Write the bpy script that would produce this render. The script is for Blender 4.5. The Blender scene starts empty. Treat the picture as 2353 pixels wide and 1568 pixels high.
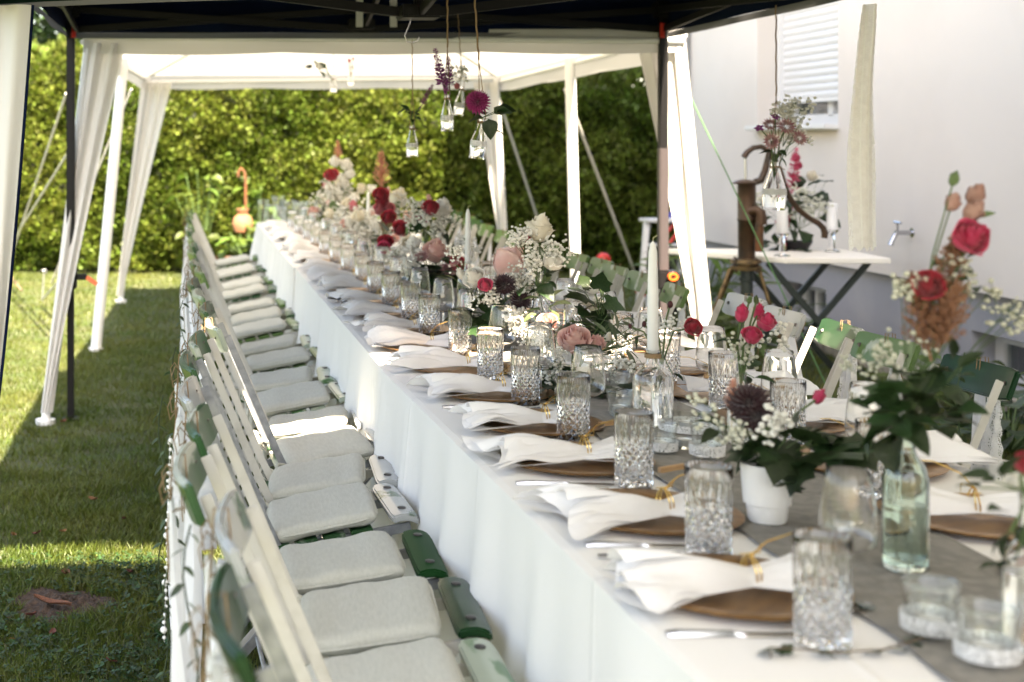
import bpy, bmesh, math, random
import numpy as np
from mathutils import Vector, Matrix, Euler

rad = math.radians
sc = bpy.context.scene
COL = sc.collection
R = random.Random(7)

# ---------------------------------------------------------------- camera, sky, sun, exposure
cam_d = bpy.data.cameras.new('camera')
cam = bpy.data.objects.new('camera', cam_d); COL.objects.link(cam)
cam.location = (0, 0, 1.4); cam.rotation_euler = (rad(90), 0, 0)
cam_d.sensor_width = 36; cam_d.lens = 50.03
cam_d.shift_x = 0.3172; cam_d.shift_y = -0.195
cam_d.clip_start = .05; cam_d.clip_end = 800
cam_d.dof.use_dof = True; cam_d.dof.focus_distance = 3.75; cam_d.dof.aperture_fstop = 3.7
sc.camera = cam

SUN = Vector((.10, -.687, 1)).normalized()          # towards the sun
ELEV = math.asin(SUN.z)
w = bpy.data.worlds.new('World'); sc.world = w; w.use_nodes = True
nt = w.node_tree; nt.nodes.clear()
sky = nt.nodes.new('ShaderNodeTexSky'); sky.sky_type = 'NISHITA'; sky.sun_disc = False
sky.sun_elevation = ELEV; sky.sun_rotation = math.atan2(SUN.x, SUN.y)
sky.air_density = 1.0; sky.dust_density = 2.0; sky.ozone_density = 1.0
bg = nt.nodes.new('ShaderNodeBackground'); bg.inputs[1].default_value = .10
ow = nt.nodes.new('ShaderNodeOutputWorld')
nt.links.new(sky.outputs[0], bg.inputs[0]); nt.links.new(bg.outputs[0], ow.inputs[0])
sl = bpy.data.lights.new('sun', 'SUN'); sl.energy = 5.0; sl.angle = rad(.55); sl.color = (1, .955, .88)
so = bpy.data.objects.new('sun', sl); COL.objects.link(so)
so.rotation_euler = (-SUN).to_track_quat('-Z', 'Y').to_euler(); so.location = (0, -10, 20)
sc.view_settings.view_transform = 'Standard'; sc.view_settings.look = 'None'
sc.view_settings.gamma = 1; sc.view_settings.use_curve_mapping = False
sc.view_settings.exposure = 3.1
sc.view_settings.use_white_balance = True; sc.view_settings.white_balance_temperature = 8100; sc.view_settings.white_balance_tint = 12
sc.render.engine = 'CYCLES'
cy = sc.cycles
cy.use_denoising = True
try: cy.denoiser = 'OPENIMAGEDENOISE'
except Exception: pass
cy.max_bounces = 14; cy.transmission_bounces = 12; cy.transparent_max_bounces = 24
cy.diffuse_bounces = 5; cy.glossy_bounces = 4; cy.sample_clamp_indirect = 8

# ---------------------------------------------------------------- helpers
F = 3270.0
def P(px, py, Y):
    """A point at distance Y that was measured at (px, py) in the 2353 px wide print."""
    return Vector(((px - 430) * Y / F, Y, 1.4 - (py - 325) * Y / F))
def V(*a): return Vector(a)

class MB:
    def __init__(s): s.v = []; s.f = []
    def add(s, vs, fs):
        k = len(s.v); s.v += [tuple(p) for p in vs]; s.f += [tuple(i + k for i in f) for f in fs]; return s
    def box(s, c, d, rot=None):
        c = Vector(c); vs = []
        for x in (-.5, .5):
            for y in (-.5, .5):
                for z in (-.5, .5):
                    p = Vector((x * d[0], y * d[1], z * d[2]))
                    if rot is not None: p = rot @ p
                    vs.append(c + p)
        return s.add(vs, [(0, 1, 3, 2), (4, 6, 7, 5), (0, 4, 5, 1), (2, 3, 7, 6), (0, 2, 6, 4), (1, 5, 7, 3)])
    def bar(s, a, b, wid, th, wdir=(0, 1, 0)):
        """flat bar a->b; th along wdir, wid across"""
        a, b = Vector(a), Vector(b); d = b - a; L = d.length; z = d.normalized()
        y = Vector(wdir); y = (y - z * y.dot(z)).normalized(); x = y.cross(z)
        m = Matrix((x, y, z)).transposed()
        return s.box((a + b) / 2, (wid, th, L), m)
    def tube(s, pts, r, n=6, cap=True):
        pts = [Vector(p) for p in pts]; m = len(pts)
        rs = r if isinstance(r, (list, tuple)) else [r] * m
        up = None; vs = []
        for i, p in enumerate(pts):
            t = (pts[min(i + 1, m - 1)] - pts[max(i - 1, 0)])
            t = t.normalized() if t.length > 1e-9 else Vector((0, 0, 1))
            if up is None: up = Vector((1, 0, 0)) if abs(t.x) < .8 else Vector((0, 1, 0))
            x = (up - t * up.dot(t)).normalized(); y = t.cross(x); up = x
            for k in range(n):
                a = 2 * math.pi * k / n
                vs.append(p + (x * math.cos(a) + y * math.sin(a)) * rs[i])
        fs = [(i * n + k, i * n + (k + 1) % n, (i + 1) * n + (k + 1) % n, (i + 1) * n + k) for i in range(m - 1) for k in range(n)]
        if cap: fs += [tuple(range(n))[::-1], tuple((m - 1) * n + k for k in range(n))]
        return s.add(vs, fs)
    def lathe(s, prof, n=24, c=(0, 0, 0), closed=False, rf=None):
        m = len(prof); vs = []; c = Vector(c)
        for i, (r, z) in enumerate(prof):
            for k in range(n):
                a = 2 * math.pi * k / n
                rr = rf(i, r, z, a) if rf else r
                vs.append(c + Vector((rr * math.cos(a), rr * math.sin(a), z)))
        fs = [(i * n + k, i * n + (k + 1) % n, (i + 1) * n + (k + 1) % n, (i + 1) * n + k) for i in range(m - 1) for k in range(n)]
        if closed: fs += [((m - 1) * n + k, (m - 1) * n + (k + 1) % n, (k + 1) % n, k) for k in range(n)]
        else:
            fs += [tuple(range(n))[::-1], tuple((m - 1) * n + k for k in range(n))]
        return s.add(vs, fs)
    def grid(s, fn, nu, nv, wrap=False):
        vs = [fn(i / nu, j / nv) for j in range(nv + 1) for i in range(nu + 1)]
        W = nu + 1
        fs = [(j * W + i, j * W + i + 1, (j + 1) * W + i + 1, (j + 1) * W + i) for j in range(nv) for i in range(nu)]
        return s.add(vs, fs)
    def ball(s, c, r, n=8, m=6, sq=(1, 1, 1)):
        c = Vector(c); vs = [c + Vector((0, 0, -r * sq[2]))]
        for j in range(1, m):
            b = -math.pi / 2 + math.pi * j / m
            for k in range(n):
                a = 2 * math.pi * k / n
                vs.append(c + Vector((r * sq[0] * math.cos(a) * math.cos(b), r * sq[1] * math.sin(a) * math.cos(b), r * sq[2] * math.sin(b))))
        vs.append(c + Vector((0, 0, r * sq[2]))); T = len(vs) - 1
        fs = [(0, 1 + (k + 1) % n, 1 + k) for k in range(n)]
        fs += [(1 + j * n + k, 1 + j * n + (k + 1) % n, 1 + (j + 1) * n + (k + 1) % n, 1 + (j + 1) * n + k) for j in range(m - 2) for k in range(n)]
        fs += [(T, 1 + (m - 2) * n + k, 1 + (m - 2) * n + (k + 1) % n) for k in range(n)]
        return s.add(vs, fs)
    def mesh(s, name, mat=None, smooth=True, bevel=0, seg=2, weld=False):
        me = bpy.data.meshes.new(name); me.from_pydata(s.v, [], s.f)
        if bevel or weld:
            bm = bmesh.new(); bm.from_mesh(me)
            if weld: bmesh.ops.remove_doubles(bm, verts=bm.verts, dist=1e-5)
            if bevel:
                es = [e for e in bm.edges if len(e.link_faces) == 2 and e.calc_face_angle(0) > .6]
                bmesh.ops.bevel(bm, geom=es, offset=bevel, segments=seg, affect='EDGES', clamp_overlap=True)
            bm.to_mesh(me); bm.free()
        me.update()
        if smooth:
            me.polygons.foreach_set('use_smooth', [True] * len(me.polygons))
            try: me.set_sharp_from_angle(angle=rad(50))
            except Exception: pass
        if mat: me.materials.append(mat)
        return me

def tri_mesh(name, verts, tris, mat, smooth=False):
    me = bpy.data.meshes.new(name); nv, ntr = len(verts), len(tris)
    me.vertices.add(nv); me.vertices.foreach_set('co', np.asarray(verts, np.float32).ravel())
    me.loops.add(ntr * 3); me.loops.foreach_set('vertex_index', np.asarray(tris, np.int32).ravel())
    me.polygons.add(ntr); me.polygons.foreach_set('loop_start', np.arange(0, ntr * 3, 3, dtype=np.int32))
    try: me.polygons.foreach_set('loop_total', np.full(ntr, 3, np.int32))
    except Exception: pass
    me.update(calc_edges=True); me.validate()
    if smooth: me.polygons.foreach_set('use_smooth', [True] * ntr)
    me.materials.append(mat); return me

def tag(o, label=None, cat=None, group=None, kind=None):
    if label: o['label'] = label
    if cat: o['category'] = cat
    if group: o['group'] = group
    if kind: o['kind'] = kind
    return o
def thing(name, label, cat, loc=(0, 0, 0), rz=0, group=None):
    o = bpy.data.objects.new(name, None); o.empty_display_size = .05; COL.objects.link(o)
    o.location = loc; o.rotation_euler = (0, 0, rz)
    return tag(o, label, cat, group)
def part(name, me, parent, loc=(0, 0, 0), rot=(0, 0, 0), scale=1, kind=None, label=None):
    o = bpy.data.objects.new(name, me); COL.objects.link(o); o.parent = parent
    o.location = loc; o.rotation_euler = rot
    o.scale = (scale,) * 3 if isinstance(scale, (int, float)) else scale
    if kind: o['kind'] = kind
    if label: o['label'] = label
    return o
def solo(name, me, label, cat, loc=(0, 0, 0), rz=0, group=None, scale=1):
    o = part(name, me, None, loc, (0, 0, rz), scale); return tag(o, label, cat, group)
def copy_tree(o, parent=None):
    c = o.copy(); COL.objects.link(c)
    if parent is not None: c.parent = parent
    for ch in list(o.children): copy_tree(ch, c)
    return c
ORD = 'first second third fourth fifth sixth seventh eighth ninth tenth eleventh twelfth thirteenth fourteenth fifteenth sixteenth seventeenth eighteenth nineteenth twentieth twenty-first twenty-second twenty-third twenty-fourth twenty-fifth twenty-sixth twenty-seventh twenty-eighth twenty-ninth thirtieth'.split()

# ---------------------------------------------------------------- materials
def nodes(name):
    m = bpy.data.materials.new(name); m.use_nodes = True; t = m.node_tree; t.nodes.clear()
    out = t.nodes.new('ShaderNodeOutputMaterial'); return m, t, out
def N(t, kind, **kw):
    n = t.nodes.new('ShaderNode' + kind)
    for k, v in kw.items():
        if k in n.inputs: n.inputs[k].default_value = v
        else: setattr(n, k, v)
    return n
def c4(c): return (c[0], c[1], c[2], 1)
def mat(name, col, rough=.6, col2=None, scale=15, mix=(.4, .6), bump=0, bscale=60, metal=0, coat=0, transl=0, tcol=None,
        rnd=0, spec=.5, stretch=None, sheen=0, detail=4, wave=0):
    m, t, out = nodes(name); L = t.links.new
    b = N(t, 'BsdfPrincipled', Roughness=rough, Metallic=metal)
    b.inputs['Base Color'].default_value = c4(col)
    b.inputs['Specular IOR Level'].default_value = spec
    b.inputs['Coat Weight'].default_value = coat; b.inputs['Coat Roughness'].default_value = .08
    if sheen: b.inputs['Sheen Weight'].default_value = sheen
    tc = N(t, 'TexCoord'); src = tc.outputs['Object']
    if stretch:
        mp = N(t, 'Mapping'); mp.inputs['Scale'].default_value = stretch; L(src, mp.inputs[0]); src = mp.outputs[0]
    color = None
    if col2 is not None:
        nz = N(t, 'TexNoise', Scale=scale, Detail=detail); L(src, nz.inputs['Vector'])
        oi = N(t, 'ObjectInfo'); ad = N(t, 'Vector' + 'Math', operation='ADD'); L(src, ad.inputs[0]); L(oi.outputs['Random'], ad.inputs[1])
        sc_ = N(t, 'VectorMath', operation='SCALE'); sc_.inputs['Scale'].default_value = 9
        cmb = N(t, 'CombineXYZ'); L(oi.outputs['Random'], cmb.inputs[0]); L(oi.outputs['Random'], cmb.inputs[1])
        L(cmb.outputs[0], sc_.inputs[0]); L(sc_.outputs[0], ad.inputs[1]); L(ad.outputs[0], nz.inputs['Vector'])
        rp = N(t, 'ValToRGB'); rp.color_ramp.elements[0].position = mix[0]; rp.color_ramp.elements[1].position = mix[1]
        rp.color_ramp.elements[0].color = c4(col); rp.color_ramp.elements[1].color = c4(col2)
        L(nz.outputs[0], rp.inputs[0]); color = rp.outputs[0]
    if rnd:
        oi2 = N(t, 'NewGeometry' if rnd == 'island' else 'ObjectInfo')
        o_ = oi2.outputs['Random Per Island'] if rnd == 'island' else oi2.outputs['Random']
        hs = N(t, 'HueSaturation'); mr = N(t, 'MapRange'); mr.inputs['To Min'].default_value = .6; mr.inputs['To Max'].default_value = 1.35
        L(o_, mr.inputs[0]); L(mr.outputs[0], hs.inputs['Value'])
        mh = N(t, 'MapRange'); mh.inputs['To Min'].default_value = .48; mh.inputs['To Max'].default_value = .52
        L(o_, mh.inputs[0]); L(mh.outputs[0], hs.inputs['Hue'])
        if color: L(color, hs.inputs['Color'])
        else: hs.inputs['Color'].default_value = c4(col)
        color = hs.outputs[0]
    if color: L(color, b.inputs['Base Color'])
    if bump:
        nb = N(t, 'TexNoise', Scale=bscale, Detail=3); L(src, nb.inputs['Vector'])
        bp = N(t, 'Bump', Strength=bump, Distance=.01); hgt = nb.outputs[0]
        if wave:
            wv = N(t, 'TexWave', Scale=wave); wv2 = N(t, 'TexWave', Scale=wave, bands_direction='Y')
            L(src, wv.inputs[0]); L(src, wv2.inputs[0])
            a = N(t, 'Math', operation='MAXIMUM'); L(wv.outputs[1], a.inputs[0]); L(wv2.outputs[1], a.inputs[1])
            a2 = N(t, 'Math', operation='ADD'); L(a.outputs[0], a2.inputs[0]); L(nb.outputs[0], a2.inputs[1]); hgt = a2.outputs[0]
        L(hgt, bp.inputs['Height']); L(bp.outputs[0], b.inputs['Normal'])
    last = b.outputs[0]
    if transl:
        tr = N(t, 'BsdfTranslucent'); tr.inputs[0].default_value = c4(tcol or col)
        if color and not tcol: L(color, tr.inputs[0])
        if bump: L(bp.outputs[0], tr.inputs['Normal'])
        mx = N(t, 'MixShader', Fac=transl); L(last, mx.inputs[1]); L(tr.outputs[0], mx.inputs[2]); last = mx.outputs[0]
    L(last, out.inputs[0]); return m
def glass(name, col=(1, 1, 1), rough=0.0, ior=1.47, bump=0, bscale=30):
    m, t, out = nodes(name)
    g = N(t, 'BsdfPrincipled', Roughness=rough, IOR=ior); g.inputs['Base Color'].default_value = c4(col)
    g.inputs['Transmission Weight'].default_value = 1
    if bump:
        tc = N(t, 'TexCoord'); nz = N(t, 'TexNoise', Scale=bscale); bp = N(t, 'Bump', Strength=bump, Distance=.005)
        t.links.new(tc.outputs['Object'], nz.inputs['Vector']); t.links.new(nz.outputs[0], bp.inputs['Height']); t.links.new(bp.outputs[0], g.inputs['Normal'])
    t.links.new(g.outputs[0], out.inputs[0]); return m
def thin_glass(name, col=(1, 1, 1), base=.03, refl=.9):
    m, t, out = nodes(name); L = t.links.new
    tp = N(t, 'BsdfTransparent'); tp.inputs[0].default_value = c4(col); gl = N(t, 'BsdfGlossy', Roughness=.015)
    lw = N(t, 'LayerWeight', Blend=.35); mr = N(t, 'MapRange'); mr.inputs['To Min'].default_value = base; mr.inputs['To Max'].default_value = refl
    L(lw.outputs['Facing'], mr.inputs[0]); pw = N(t, 'Math', operation='POWER'); pw.inputs[1].default_value = 2.0; L(mr.outputs[0], pw.inputs[0])
    ad = N(t, 'Math', operation='ADD'); ad.inputs[1].default_value = base; L(pw.outputs[0], ad.inputs[0])
    mx = N(t, 'MixShader'); L(ad.outputs[0], mx.inputs[0]); L(tp.outputs[0], mx.inputs[1]); L(gl.outputs[0], mx.inputs[2]); L(mx.outputs[0], out.inputs[0]); return m
def lace_mat(name, col, scale=150, hole=.42, transl=.4, base=0.0):
    m, t, out = nodes(name); L = t.links.new
    d = N(t, 'BsdfDiffuse'); d.inputs[0].default_value = c4(col); tr = N(t, 'BsdfTranslucent'); tr.inputs[0].default_value = c4(col)
    mx = N(t, 'MixShader', Fac=transl); L(d.outputs[0], mx.inputs[1]); L(tr.outputs[0], mx.inputs[2])
    tc = N(t, 'TexCoord'); vo = N(t, 'TexVoronoi', Scale=scale, feature='DISTANCE_TO_EDGE'); L(tc.outputs['Object'], vo.inputs['Vector'])
    nz = N(t, 'TexNoise', Scale=scale * .12); L(tc.outputs['Object'], nz.inputs['Vector'])
    mu = N(t, 'Math', operation='MULTIPLY'); L(vo.outputs['Distance'], mu.inputs[0]); L(nz.outputs[0], mu.inputs[1])
    gt = N(t, 'Math', operation='GREATER_THAN'); gt.inputs[1].default_value = hole * .3; L(mu.outputs[0], gt.inputs[0])
    tp = N(t, 'BsdfTransparent'); m2 = N(t, 'MixShader'); L(gt.outputs[0], m2.inputs[0]); L(mx.outputs[0], m2.inputs[1]); L(tp.outputs[0], m2.inputs[2])
    L(m2.outputs[0], out.inputs[0]); return m

M = {}
M['tent'] = mat('white_tent_fabric', (.66, .655, .64), .7, transl=.30, tcol=(.56, .55, .53), bump=.15, bscale=6)
M['paleroof'] = mat('pale_canopy_fabric', (.62, .62, .63), .8, transl=.10, tcol=(.56, .57, .60))  # pallor and translucency chosen to brighten the table beneath
M['sleeve'] = mat('white_sleeve_fabric', (.70, .68, .65), .75, transl=.3, bump=.45, bscale=14, stretch=(1, 1, .15))
M['tentpole'] = mat('white_painted_steel', (.78, .78, .77), .35, bump=.05)
M['navy'] = mat('navy_canopy_fabric', (.0022, .005, .020), .95, spec=.08, col2=(.003, .008, .029), scale=3, bump=.2, bscale=5)
M['hem'] = mat('grey_lit_hem', (.12, .12, .125), .6, transl=.2)  # light coming through the navy canopy's hem is put into this grey
M['green_canopy'] = mat('dark_green_canopy_fabric', (.003, .012, .007), .95, spec=.08, bump=.2, bscale=6)
M['blackmetal'] = mat('black_powder_coat', (.005, .0045, .005), .5, spec=.25, bump=.05, bscale=200)
M['palepole'] = mat('pale_grey_pink_pole', (.055, .045, .047), .4, metal=.1)
M['cloth'] = mat('white_table_linen', (.84, .825, .80), .8, bump=.22, bscale=9, transl=.12, sheen=.1)
def creases(m):
    t = m.node_tree; L = t.links.new; b = next(n for n in t.nodes if n.type == 'BSDF_PRINCIPLED'); old = b.inputs['Normal'].links[0].from_socket
    tc = N(t, 'TexCoord'); sx = N(t, 'SeparateXYZ'); L(tc.outputs['Object'], sx.inputs[0]); hs = []
    for o_, d_ in (('Y', .37), ('X', .235)):
        ad = N(t, 'Math', operation='ADD'); ad.inputs[1].default_value = .11; L(sx.outputs[o_], ad.inputs[0])
        pp_ = N(t, 'Math', operation='PINGPONG'); pp_.inputs[1].default_value = d_; L(ad.outputs[0], pp_.inputs[0])
        mr = N(t, 'MapRange'); mr.inputs['From Max'].default_value = .012; mr.inputs['To Min'].default_value = 1; mr.inputs['To Max'].default_value = 0; L(pp_.outputs[0], mr.inputs[0]); hs.append(mr.outputs[0])
    mx = N(t, 'Math', operation='MAXIMUM'); L(hs[0], mx.inputs[0]); L(hs[1], mx.inputs[1])
    bp = N(t, 'Bump', Strength=.35, Distance=.006); L(mx.outputs[0], bp.inputs['Height']); L(old, bp.inputs['Normal']); L(bp.outputs[0], b.inputs['Normal'])
creases(M['cloth'])
M['runner'] = mat('grey_gauze_runner', (.185, .176, .160), .9, col2=(.235, .222, .20), scale=40, bump=.6, bscale=25)
M['napkin'] = mat('white_napkin_cotton', (.84, .83, .83), .8, transl=.25, bump=.15, bscale=40)
M['charger'] = mat('brushed_copper_gold', (.38, .205, .075), .34, col2=(.27, .14, .052), scale=7, metal=.8, bump=.08, bscale=120, stretch=(1, 6, 1))
M['gold'] = mat('gold_wire', (.75, .52, .18), .25, metal=1)
M['steel'] = mat('steel_cutlery', (.5, .5, .52), .22, metal=1)
M['glass'] = glass('clear_glass', ior=1.45)
M['thin'] = thin_glass('thin_clear_glass', (.975, .985, .98), .05, .85)
M['crystal'] = glass('cut_crystal', ior=1.48)
M['bottleglass'] = glass('pale_green_bottle_glass', (.80, .90, .84), ior=1.46, bump=.1, bscale=35)
M['water'] = glass('water', (.97, 1, .98), ior=1.33)
M['cushion'] = mat('sage_grey_linen', (.47, .465, .41), .9, col2=(.41, .405, .355), scale=160, mix=(.3, .7), bump=.18, bscale=420, stretch=(1, .2, 1), sheen=.1)
M['cream'] = mat('cream_painted_iron', (.53, .51, .47), .42, col2=(.43, .41, .37), scale=18, mix=(.55, .75), bump=.12, bscale=40)
M['galv'] = mat('galvanized_iron', (.33, .34, .36), .45, col2=(.20, .21, .23), scale=35, mix=(.35, .7), metal=.6, bump=.15, bscale=50)
GR, PALE = (.004, .028, .009), (.50, .52, .45)
M['slat_green'] = mat('green_gloss_lacquer', GR, .3, col2=(.007, .040, .012), scale=8, coat=.15, spec=.25, bump=.12, bscale=9)
M['slat_deep'] = mat('deep_green_board', (.004, .046, .010), .5, spec=.15)
M['slat_worn'] = mat('worn_green_lacquer', (.013, .068, .018), .35, col2=(.40, .42, .36), scale=11, mix=(.56, .61), coat=.15, bump=.18, bscale=12, stretch=(1, .35, 1.4))
M['slat_pale'] = mat('chalky_pale_green_lacquer', (.34, .39, .31), .3, col2=(.06, .16, .055), scale=12, mix=(.54, .60), coat=.2, bump=.15, bscale=12, stretch=(1, .4, 1.5))
M['slat_moss'] = mat('moss_green_lacquer', (.085, .165, .040), .35, col2=(.36, .40, .31), scale=11, mix=(.58, .64), coat=.15, bump=.15, bscale=12)
M['slat_grey'] = mat('grey_white_lacquer', (.38, .39, .385), .25, col2=(.05, .11, .055), scale=10, mix=(.60, .65), coat=.3, bump=.1, bscale=10)
M['bolt'] = mat('dark_bolt_steel', (.12, .11, .11), .4, metal=.8)
M['satin'] = mat('white_satin_ribbon', (.78, .78, .81), .5, transl=.3, bump=.2, bscale=14, stretch=(3, 3, .2))
M['lace'] = lace_mat('white_cotton_lace', (.80, .80, .80), 240, .36)
# M['lace_cream'] = lace_mat('cream_lace', (.80, .79, .745), 420, .55, .5)
M['lace_plain'] = mat('cream_voile', (.80, .77, .76), .8, col2=(.75, .72, .71), scale=60, transl=.28, bump=.3, bscale=300)
M['lace_edge'] = lace_mat('cream_lace_border', (.82, .81, .79), 300, .30, .3)
M['lace_band'] = lace_mat('white_crochet_band', (.82, .82, .82), 230, .22, .3)
M['twine'] = mat('jute_twine', (.26, .17, .09), .9, bump=.6, bscale=300)
M['garland'] = mat('garland_leaf_green', (.045, .075, .03), .6, rnd='obj', transl=.2)
M['pearl'] = mat('pearl_white', (.8, .79, .77), .15)
M['wax'] = mat('white_wax', (.80, .80, .79), .45, transl=.15)
M['wick'] = mat('waxed_wick', (.55, .52, .30), .8)
M['ceramic'] = mat('white_ceramic', (.78, .77, .75), .35, bump=.04)
M['blackpot'] = mat('black_planter', (.012, .012, .014), .5)
M['leaf'] = mat('dark_leaf', (.013, .034, .010), .42, col2=(.024, .052, .016), scale=12, rnd='obj', transl=.22, bump=.2, bscale=20)
M['leafpale'] = mat('pale_leaf', (.10, .16, .06), .5, col2=(.14, .2, .09), scale=10, rnd='obj', transl=.3)
M['olive'] = mat('olive_leaf', (.09, .11, .06), .5, rnd='obj', transl=.2)
M['stem'] = mat('flower_stem', (.07, .12, .035), .6, transl=.1)
M['twig'] = mat('brown_twig', (.13, .085, .05), .8)
def petal(n, a, b, sc_=3, tr=.35): return mat(n, a, .55, col2=b, scale=sc_, mix=(.35, .65), transl=tr, sheen=.2)
M['pink'] = petal('blush_pink_petals', (.74, .44, .40), (.82, .60, .54))
M['rosepink'] = petal('rose_pink_petals', (.62, .14, .19), (.72, .30, .33))
M['ivory'] = petal('ivory_petals', (.78, .72, .58), (.82, .78, .68))
M['whitepetal'] = petal('white_petals', (.80, .78, .72), (.82, .81, .77))
M['red'] = petal('crimson_petals', (.36, .012, .03), (.50, .03, .06), tr=.25)
M['cerise'] = petal('cerise_petals', (.52, .02, .09), (.60, .07, .16), tr=.25)
M['burgundy'] = petal('burgundy_petals', (.018, .002, .005), (.032, .004, .008), tr=.1)
M['magenta'] = petal('magenta_petals', (.26, .012, .11), (.36, .03, .17))
M['purple'] = petal('purple_florets', (.22, .015, .19), (.34, .05, .28))
M['mauve'] = petal('mauve_bracts', (.34, .14, .17), (.46, .28, .26))
M['astilbe'] = petal('salmon_astilbe', (.58, .24, .16), (.66, .34, .24))
M['astilbe_dry'] = petal('dry_tan_astilbe', (.26, .11, .055), (.34, .165, .09))
M['gyp'] = mat('baby_breath_white', (.80, .79, .74), .7, transl=.3)
M['gypdim'] = mat('baby_breath_cream', (.62, .62, .52), .7, transl=.3)
M['dust'] = mat('dark_burnet', (.05, .010, .012), .8)
M['peg'] = mat('light_beech_wood', (.52, .33, .18), .6, col2=(.44, .27, .14), scale=20, stretch=(1, 8, 8))
M['card'] = mat('white_card', (.8, .8, .8), .7)
M['alu'] = mat('tealight_aluminium', (.7, .7, .7), .35, metal=1)
M['rope'] = mat('grey_white_guy_strap', (.58, .56, .52), .8, transl=.15)
M['greenrope'] = mat('bright_green_cord', (.09, .22, .085), .7)
M['redplastic'] = mat('red_plastic', (.55, .03, .02), .35)
M['orangeplastic'] = mat('orange_plastic', (.75, .12, .02), .35)
M['blueplastic'] = mat('blue_plastic', (.03, .06, .45), .4)
M['rubber'] = mat('black_rubber', (.015, .015, .016), .7)
M['terracotta'] = mat('terracotta', (.19, .08, .036), .8, col2=(.23, .11, .055), scale=10)
M['rust'] = mat('rusty_iron', (.20, .07, .025), .75, col2=(.05, .035, .02), scale=14, mix=(.35, .7), metal=.3, bump=.4, bscale=60)
M['pump'] = mat('bronze_painted_cast_iron', (.07, .036, .019), .42, col2=(.022, .019, .013), scale=7, mix=(.4, .68), metal=.45, bump=.25, bscale=40)
M['brass'] = mat('weathered_brass', (.20, .135, .065), .45, col2=(.08, .055, .03), scale=20, metal=.7)
M['darkleg'] = mat('dark_green_metal', (.035, .045, .04), .45, metal=.3)
M['tabletop'] = mat('cream_white_tabletop', (.78, .75, .68), .45)
M['render'] = mat('off_white_wall_render', (.65, .592, .545), .9, col2=(.62, .562, .515), scale=1.2, bump=.35, bscale=180)
M['plinth'] = mat('blue_grey_plinth_paint', (.27, .27, .295), .85, col2=(.31, .305, .32), scale=2, bump=.3, bscale=120)
M['pvc'] = mat('white_window_plastic', (.66, .65, .64), .35)
M['shutter'] = mat('pale_grey_shutter', (.64, .625, .615), .45)
M['darkglass'] = thin_glass('window_glass', (.8, .85, .85), .05)
M['roomdark'] = mat('interior_shade', (.10, .10, .11), .9)  # dark colour standing for the unlit rooms behind the panes
M['zinc'] = mat('zinc_downpipe', (.45, .46, .48), .4, metal=.7)
M['roof'] = mat('red_clay_roof', (.25, .10, .06), .8)
M['soffit'] = mat('white_soffit_boards', (.72, .71, .68), .7)
M['soil'] = mat('bare_brown_soil', (.030, .018, .011), .95, col2=(.085, .052, .032), scale=75, mix=(.35, .75), bump=1.0, bscale=90)
M['ground'] = mat('lawn_soil', (.035, .055, .012), .95, col2=(.055, .06, .022), scale=5, bump=.5, bscale=50)
M['grass'] = mat('grass_blades', (.062, .096, .011), .5, col2=(.125, .135, .024), scale=1.6, mix=(.35, .7), rnd='island', transl=.4)
M['clover'] = mat('clover_leaves', (.022, .055, .011), .55, rnd='island', transl=.3)
M['hedge'] = mat('thuja_foliage', (.072, .112, .010), .6, col2=(.130, .162, .021), scale=1.2, rnd='island', transl=.32)
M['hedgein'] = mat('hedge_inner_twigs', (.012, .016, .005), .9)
M['tree'] = mat('tree_leaves', (.035, .07, .02), .55, rnd='island', transl=.3)
M['bark'] = mat('bark', (.07, .05, .035), .9, bump=.6, bscale=30)
M['dryleaf'] = mat('dry_fallen_leaf', (.16, .05, .02), .8, col2=(.07, .03, .014), scale=30, rnd='obj')
M['kerb'] = mat('pale_concrete_edging', (.42, .38, .33), .9, col2=(.34, .31, .28), scale=8, bump=.4, bscale=60)
M['fern'] = mat('fern_green', (.075, .12, .018), .5, rnd='obj', transl=.35)
M['whitepaint'] = mat('white_aluminium', (.66, .67, .69), .35, metal=.2)

# ---------------------------------------------------------------- ground, grass
gm = MB()
def gfun(u, v):
    x, y = -150 + 300 * u, -120 + 300 * v
    return (x, y, 0)
gm.grid(gfun, 30, 30)
tag(part('lawn', gm.mesh('lawn', M['ground']), None), kind='structure')

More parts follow.
